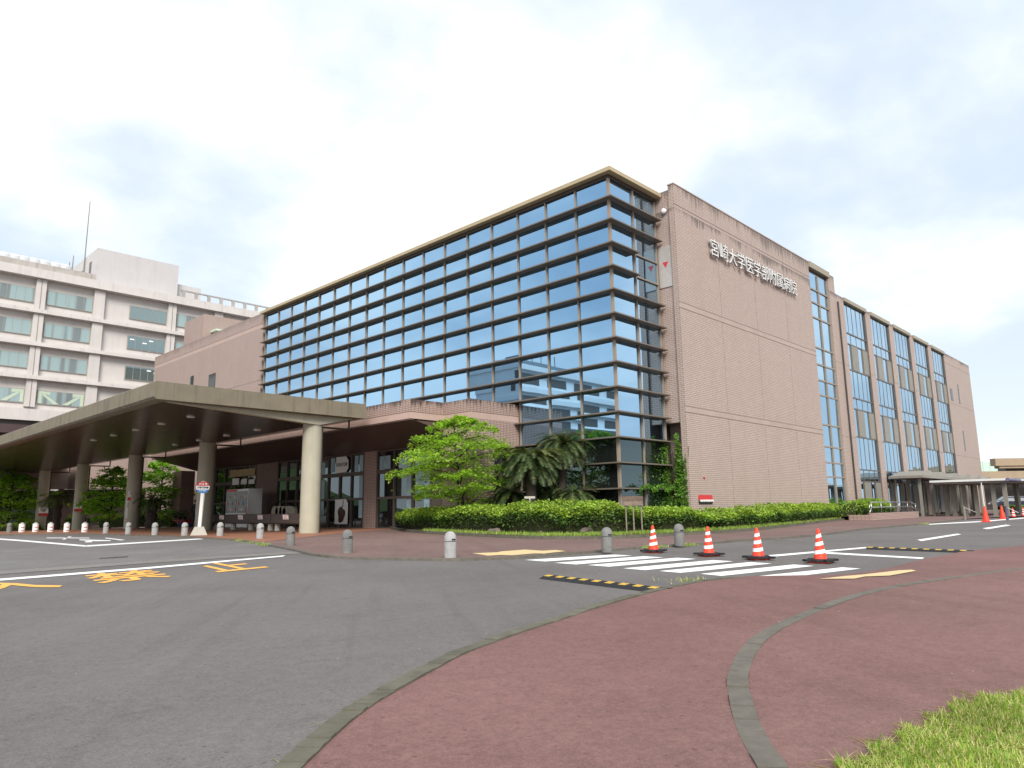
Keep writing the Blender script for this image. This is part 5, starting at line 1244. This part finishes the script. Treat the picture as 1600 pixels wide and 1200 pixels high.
# board with red and blue cloth and potted plants by the pier
x=-4.6; y0=onx(288,815,x).y; y1=onx(263,815,x).y; gz=ground(x,y0)+.06; t=thing('display_table','low table with a red and blue cloth beside the porch pier','table',(x,y0,gz))
zt=onx(275,812,x).z-gz; ln=y1-y0
b=MB(); b.box((0,0,zt-.28),(.7,ln,zt)); b.build('red_cloth',plain('faded_red_cloth',(.30,.045,.07),.8),t); b=MB(); b.box((.01,.01,zt-.55),(.69,ln-.01,zt-.281)); b.build('blue_cloth',plain('blue_cloth',(.035,.07,.16),.8),t)
for dx_ in (.08,.62):
    for dy in (.1,ln-.1): b=MB(); b.tube((dx_,dy,0),(dx_,dy,zt-.5),.035); b.build('leg',M_TRUNK,t)
for i,f in enumerate((.25,.55,.85)):
    o=Vector((x+.35,y0+ln*f,gz+zt)); t=thing('potted_plant',['dark potted plant at the pier end of the cloth covered table','dark potted plant in the middle of the cloth covered table','dark potted plant at the bus sign end of the cloth covered table'][::-1][i],'plant',o,0,'potted plants on the cloth covered table')
    b=MB(); b.lathe([(.12,0),(.17,.26),(.15,.26),(.14,.2)],n=14); b.build('pot',M_INK,t)
    n=160; C_=[(random.gauss(0,.2),random.gauss(0,.2),.42+random.gauss(0,.14)) for _ in range(n)]; leafmesh('leaves',C_,[random.uniform(.04,.09) for _ in range(n)],[ML_DARK,ML_CYC],t)
# ---------------------------------------------------------------- wooden notice board in the hedge
p=at(991,832.5,.17); dp=(p-CAM).dot(FW); sc=dp/FPX; rz=facing(p); gz=p.z
t=thing('wooden_board','weathered wooden board nailed to three thin posts in front of the hedge','sign',p,rz)
M_WB=plain('weathered_board',(.23,.17,.135),.9,.4,12,.1,bstr=.5); M_WB2=plain('weathered_board_dark',(.15,.11,.085),.9,.4,12,.1,bstr=.5); M_PST=plain('grey_post_wood',(.23,.20,.155),.9,.3,10)
b=MB(); b.box((0,-15.5*sc,49*sc),(.04,15.5*sc,56.5*sc)); b.build('board',M_WB2,t); b=MB(); b.box((.005,-15*sc,42*sc),(.045,15*sc,48.8*sc)); b.build('board',M_WB,t)
for dy in (-11.5,0,12.5): b=MB(); b.tube((-.03,dy*sc,-.05),(-.03,dy*sc,50*sc),.028); b.build('post',M_PST,t)
p=atdep(828,792,29.5); rz=facing(p); gz=ground(p.x,p.y)+.15; t=thing('plant_label','small cream plant label on a thin stake in front of the tall cycads','sign',(p.x,p.y,gz),rz); h=atdep(828,777,29.5).z-gz
b=MB(); b.box((0,-.22,h-.05),(.02,.22,h+.04)); b.build('label_plate',M_CONC2,t); b=MB(); b.tube((-.01,0,0),(-.01,0,h),.02); b.build('stake',M_PALE,t)
# ---------------------------------------------------------------- person at the lobby door
p=onx(303,826,-5.6); gz=ground(-5.6,p.y)+.09; hp=onx(303,782,-5.6).z-gz
def person(label,loc,rz,H):
    k=H/1.70; t=thing('person',label,'person',loc,rz)
    J=[((0,0,.92),.155),((0,0,1.08),.135),((.01,0,1.28),.165),((.0,0,1.42),.11),((.02,0,1.50),.055),((.035,0,1.59),.088),((.03,0,1.66),.080),
       ((0,.10,.88),.095),((.03,.105,.50),.062),((-.02,.11,.09),.042),((.12,.12,.03),.035),
       ((0,-.10,.88),.095),((.02,-.105,.50),.062),((.02,-.11,.09),.042),((.16,-.12,.03),.035),
       ((0,.20,1.40),.065),((-.02,.26,1.14),.045),((.06,.26,.92),.036),((.08,.255,.83),.030),
       ((0,-.20,1.40),.065),((-.02,-.26,1.14),.045),((.06,-.26,.92),.036),((.08,-.255,.83),.030)]
    E=[(0,1),(1,2),(2,3),(3,4),(4,5),(5,6),(0,7),(7,8),(8,9),(9,10),(0,11),(11,12),(12,13),(13,14),(3,15),(15,16),(16,17),(17,18),(3,19),(19,20),(20,21),(21,22)]
    base=len(J)
    for s,w in ((1,18),(-1,22)):
        for i in range(5):
            y=s*.255+(.022*(i-1.5) if i<4 else 0); xx=.08+(.012 if i<4 else .045); J.append(((xx,y,.78 if i<4 else .81),.0095)); J.append(((xx+.012,y,(.735,.725,.728,.742,.775)[i]),.008)); n=len(J); E+= [(w,n-2),(n-2,n-1)]
    me=bpy.data.meshes.new('body'); me.from_pydata([tuple(c*k for c in j[0]) for j in J],E,[]); o=bpy.data.objects.new('body',me); COL.objects.link(o)
    m=o.modifiers.new('skin','SKIN'); 
    bpy.context.view_layer.objects.active=o
    if not me.skin_vertices: bpy.ops.mesh.customdata_skin_add()
    for i,j in enumerate(J): me.skin_vertices[0].data[i].radius=(j[1]*k,j[1]*k); me.skin_vertices[0].data[i].use_root=(i==0)
    o.modifiers.new('sub','SUBSURF').levels=2; o.modifiers['sub'].render_levels=2
    bpy.context.view_layer.update(); dg=bpy.context.evaluated_depsgraph_get(); m2=bpy.data.meshes.new_from_object(o.evaluated_get(dg)); bpy.data.objects.remove(o)
    skin=plain('skin',(.45,.27,.19),.5,.05); cloth=plain('dark_jacket',(.022,.024,.032),.8,.2,8); trs=plain('dark_trousers',(.018,.020,.03),.85,.2,8); hair=plain('black_hair',(.012,.010,.010),.6,.2,20)
    for mm in (skin,cloth,trs,hair,M_INK): m2.materials.append(mm)
    for f in m2.polygons:
        c=sum((m2.vertices[i].co for i in f.vertices),Vector())/len(f.vertices); z=c.z/k; f.use_smooth=True
        f.material_index=4 if z<.07 else (2 if z<.90 and abs(c.y)/k<.20 else (0 if z<.86 else (1 if z<1.47 else 0)))
    m2.name='body'; o=bpy.data.objects.new('body',m2); COL.objects.link(o); o.parent=t
    b=MB(); b.lathe([(.097,1.60),(.102,1.64),(.095,1.69),(.06,1.735),(.01,1.745)],(.012,0,0),16); hm=b.build('hair',hair,t,True); hm.scale=(k,k,k)
    for s in (-1,1):
        b=MB(); b.lathe([(.012,0),(.011,.006),(.002,.01)],(.118,s*.032,1.605),8,Matrix.Rotation(PI/2,3,'Y')); e=b.build('eye',M_INK,t); e.scale=(k,k,k)
    b=MB(); b.add([(.115,-.014,1.57),(.115,.014,1.57),(.142,0,1.572),(.118,0,1.605)],[(0,2,1),(0,3,2),(1,2,3)]); n=b.build('nose',skin,t); n.scale=(k,k,k)
    return t
person('person in dark clothes standing at the lobby door behind the bus sign',(-5.6,p.y,gz),facing(p)+2.4,hp)
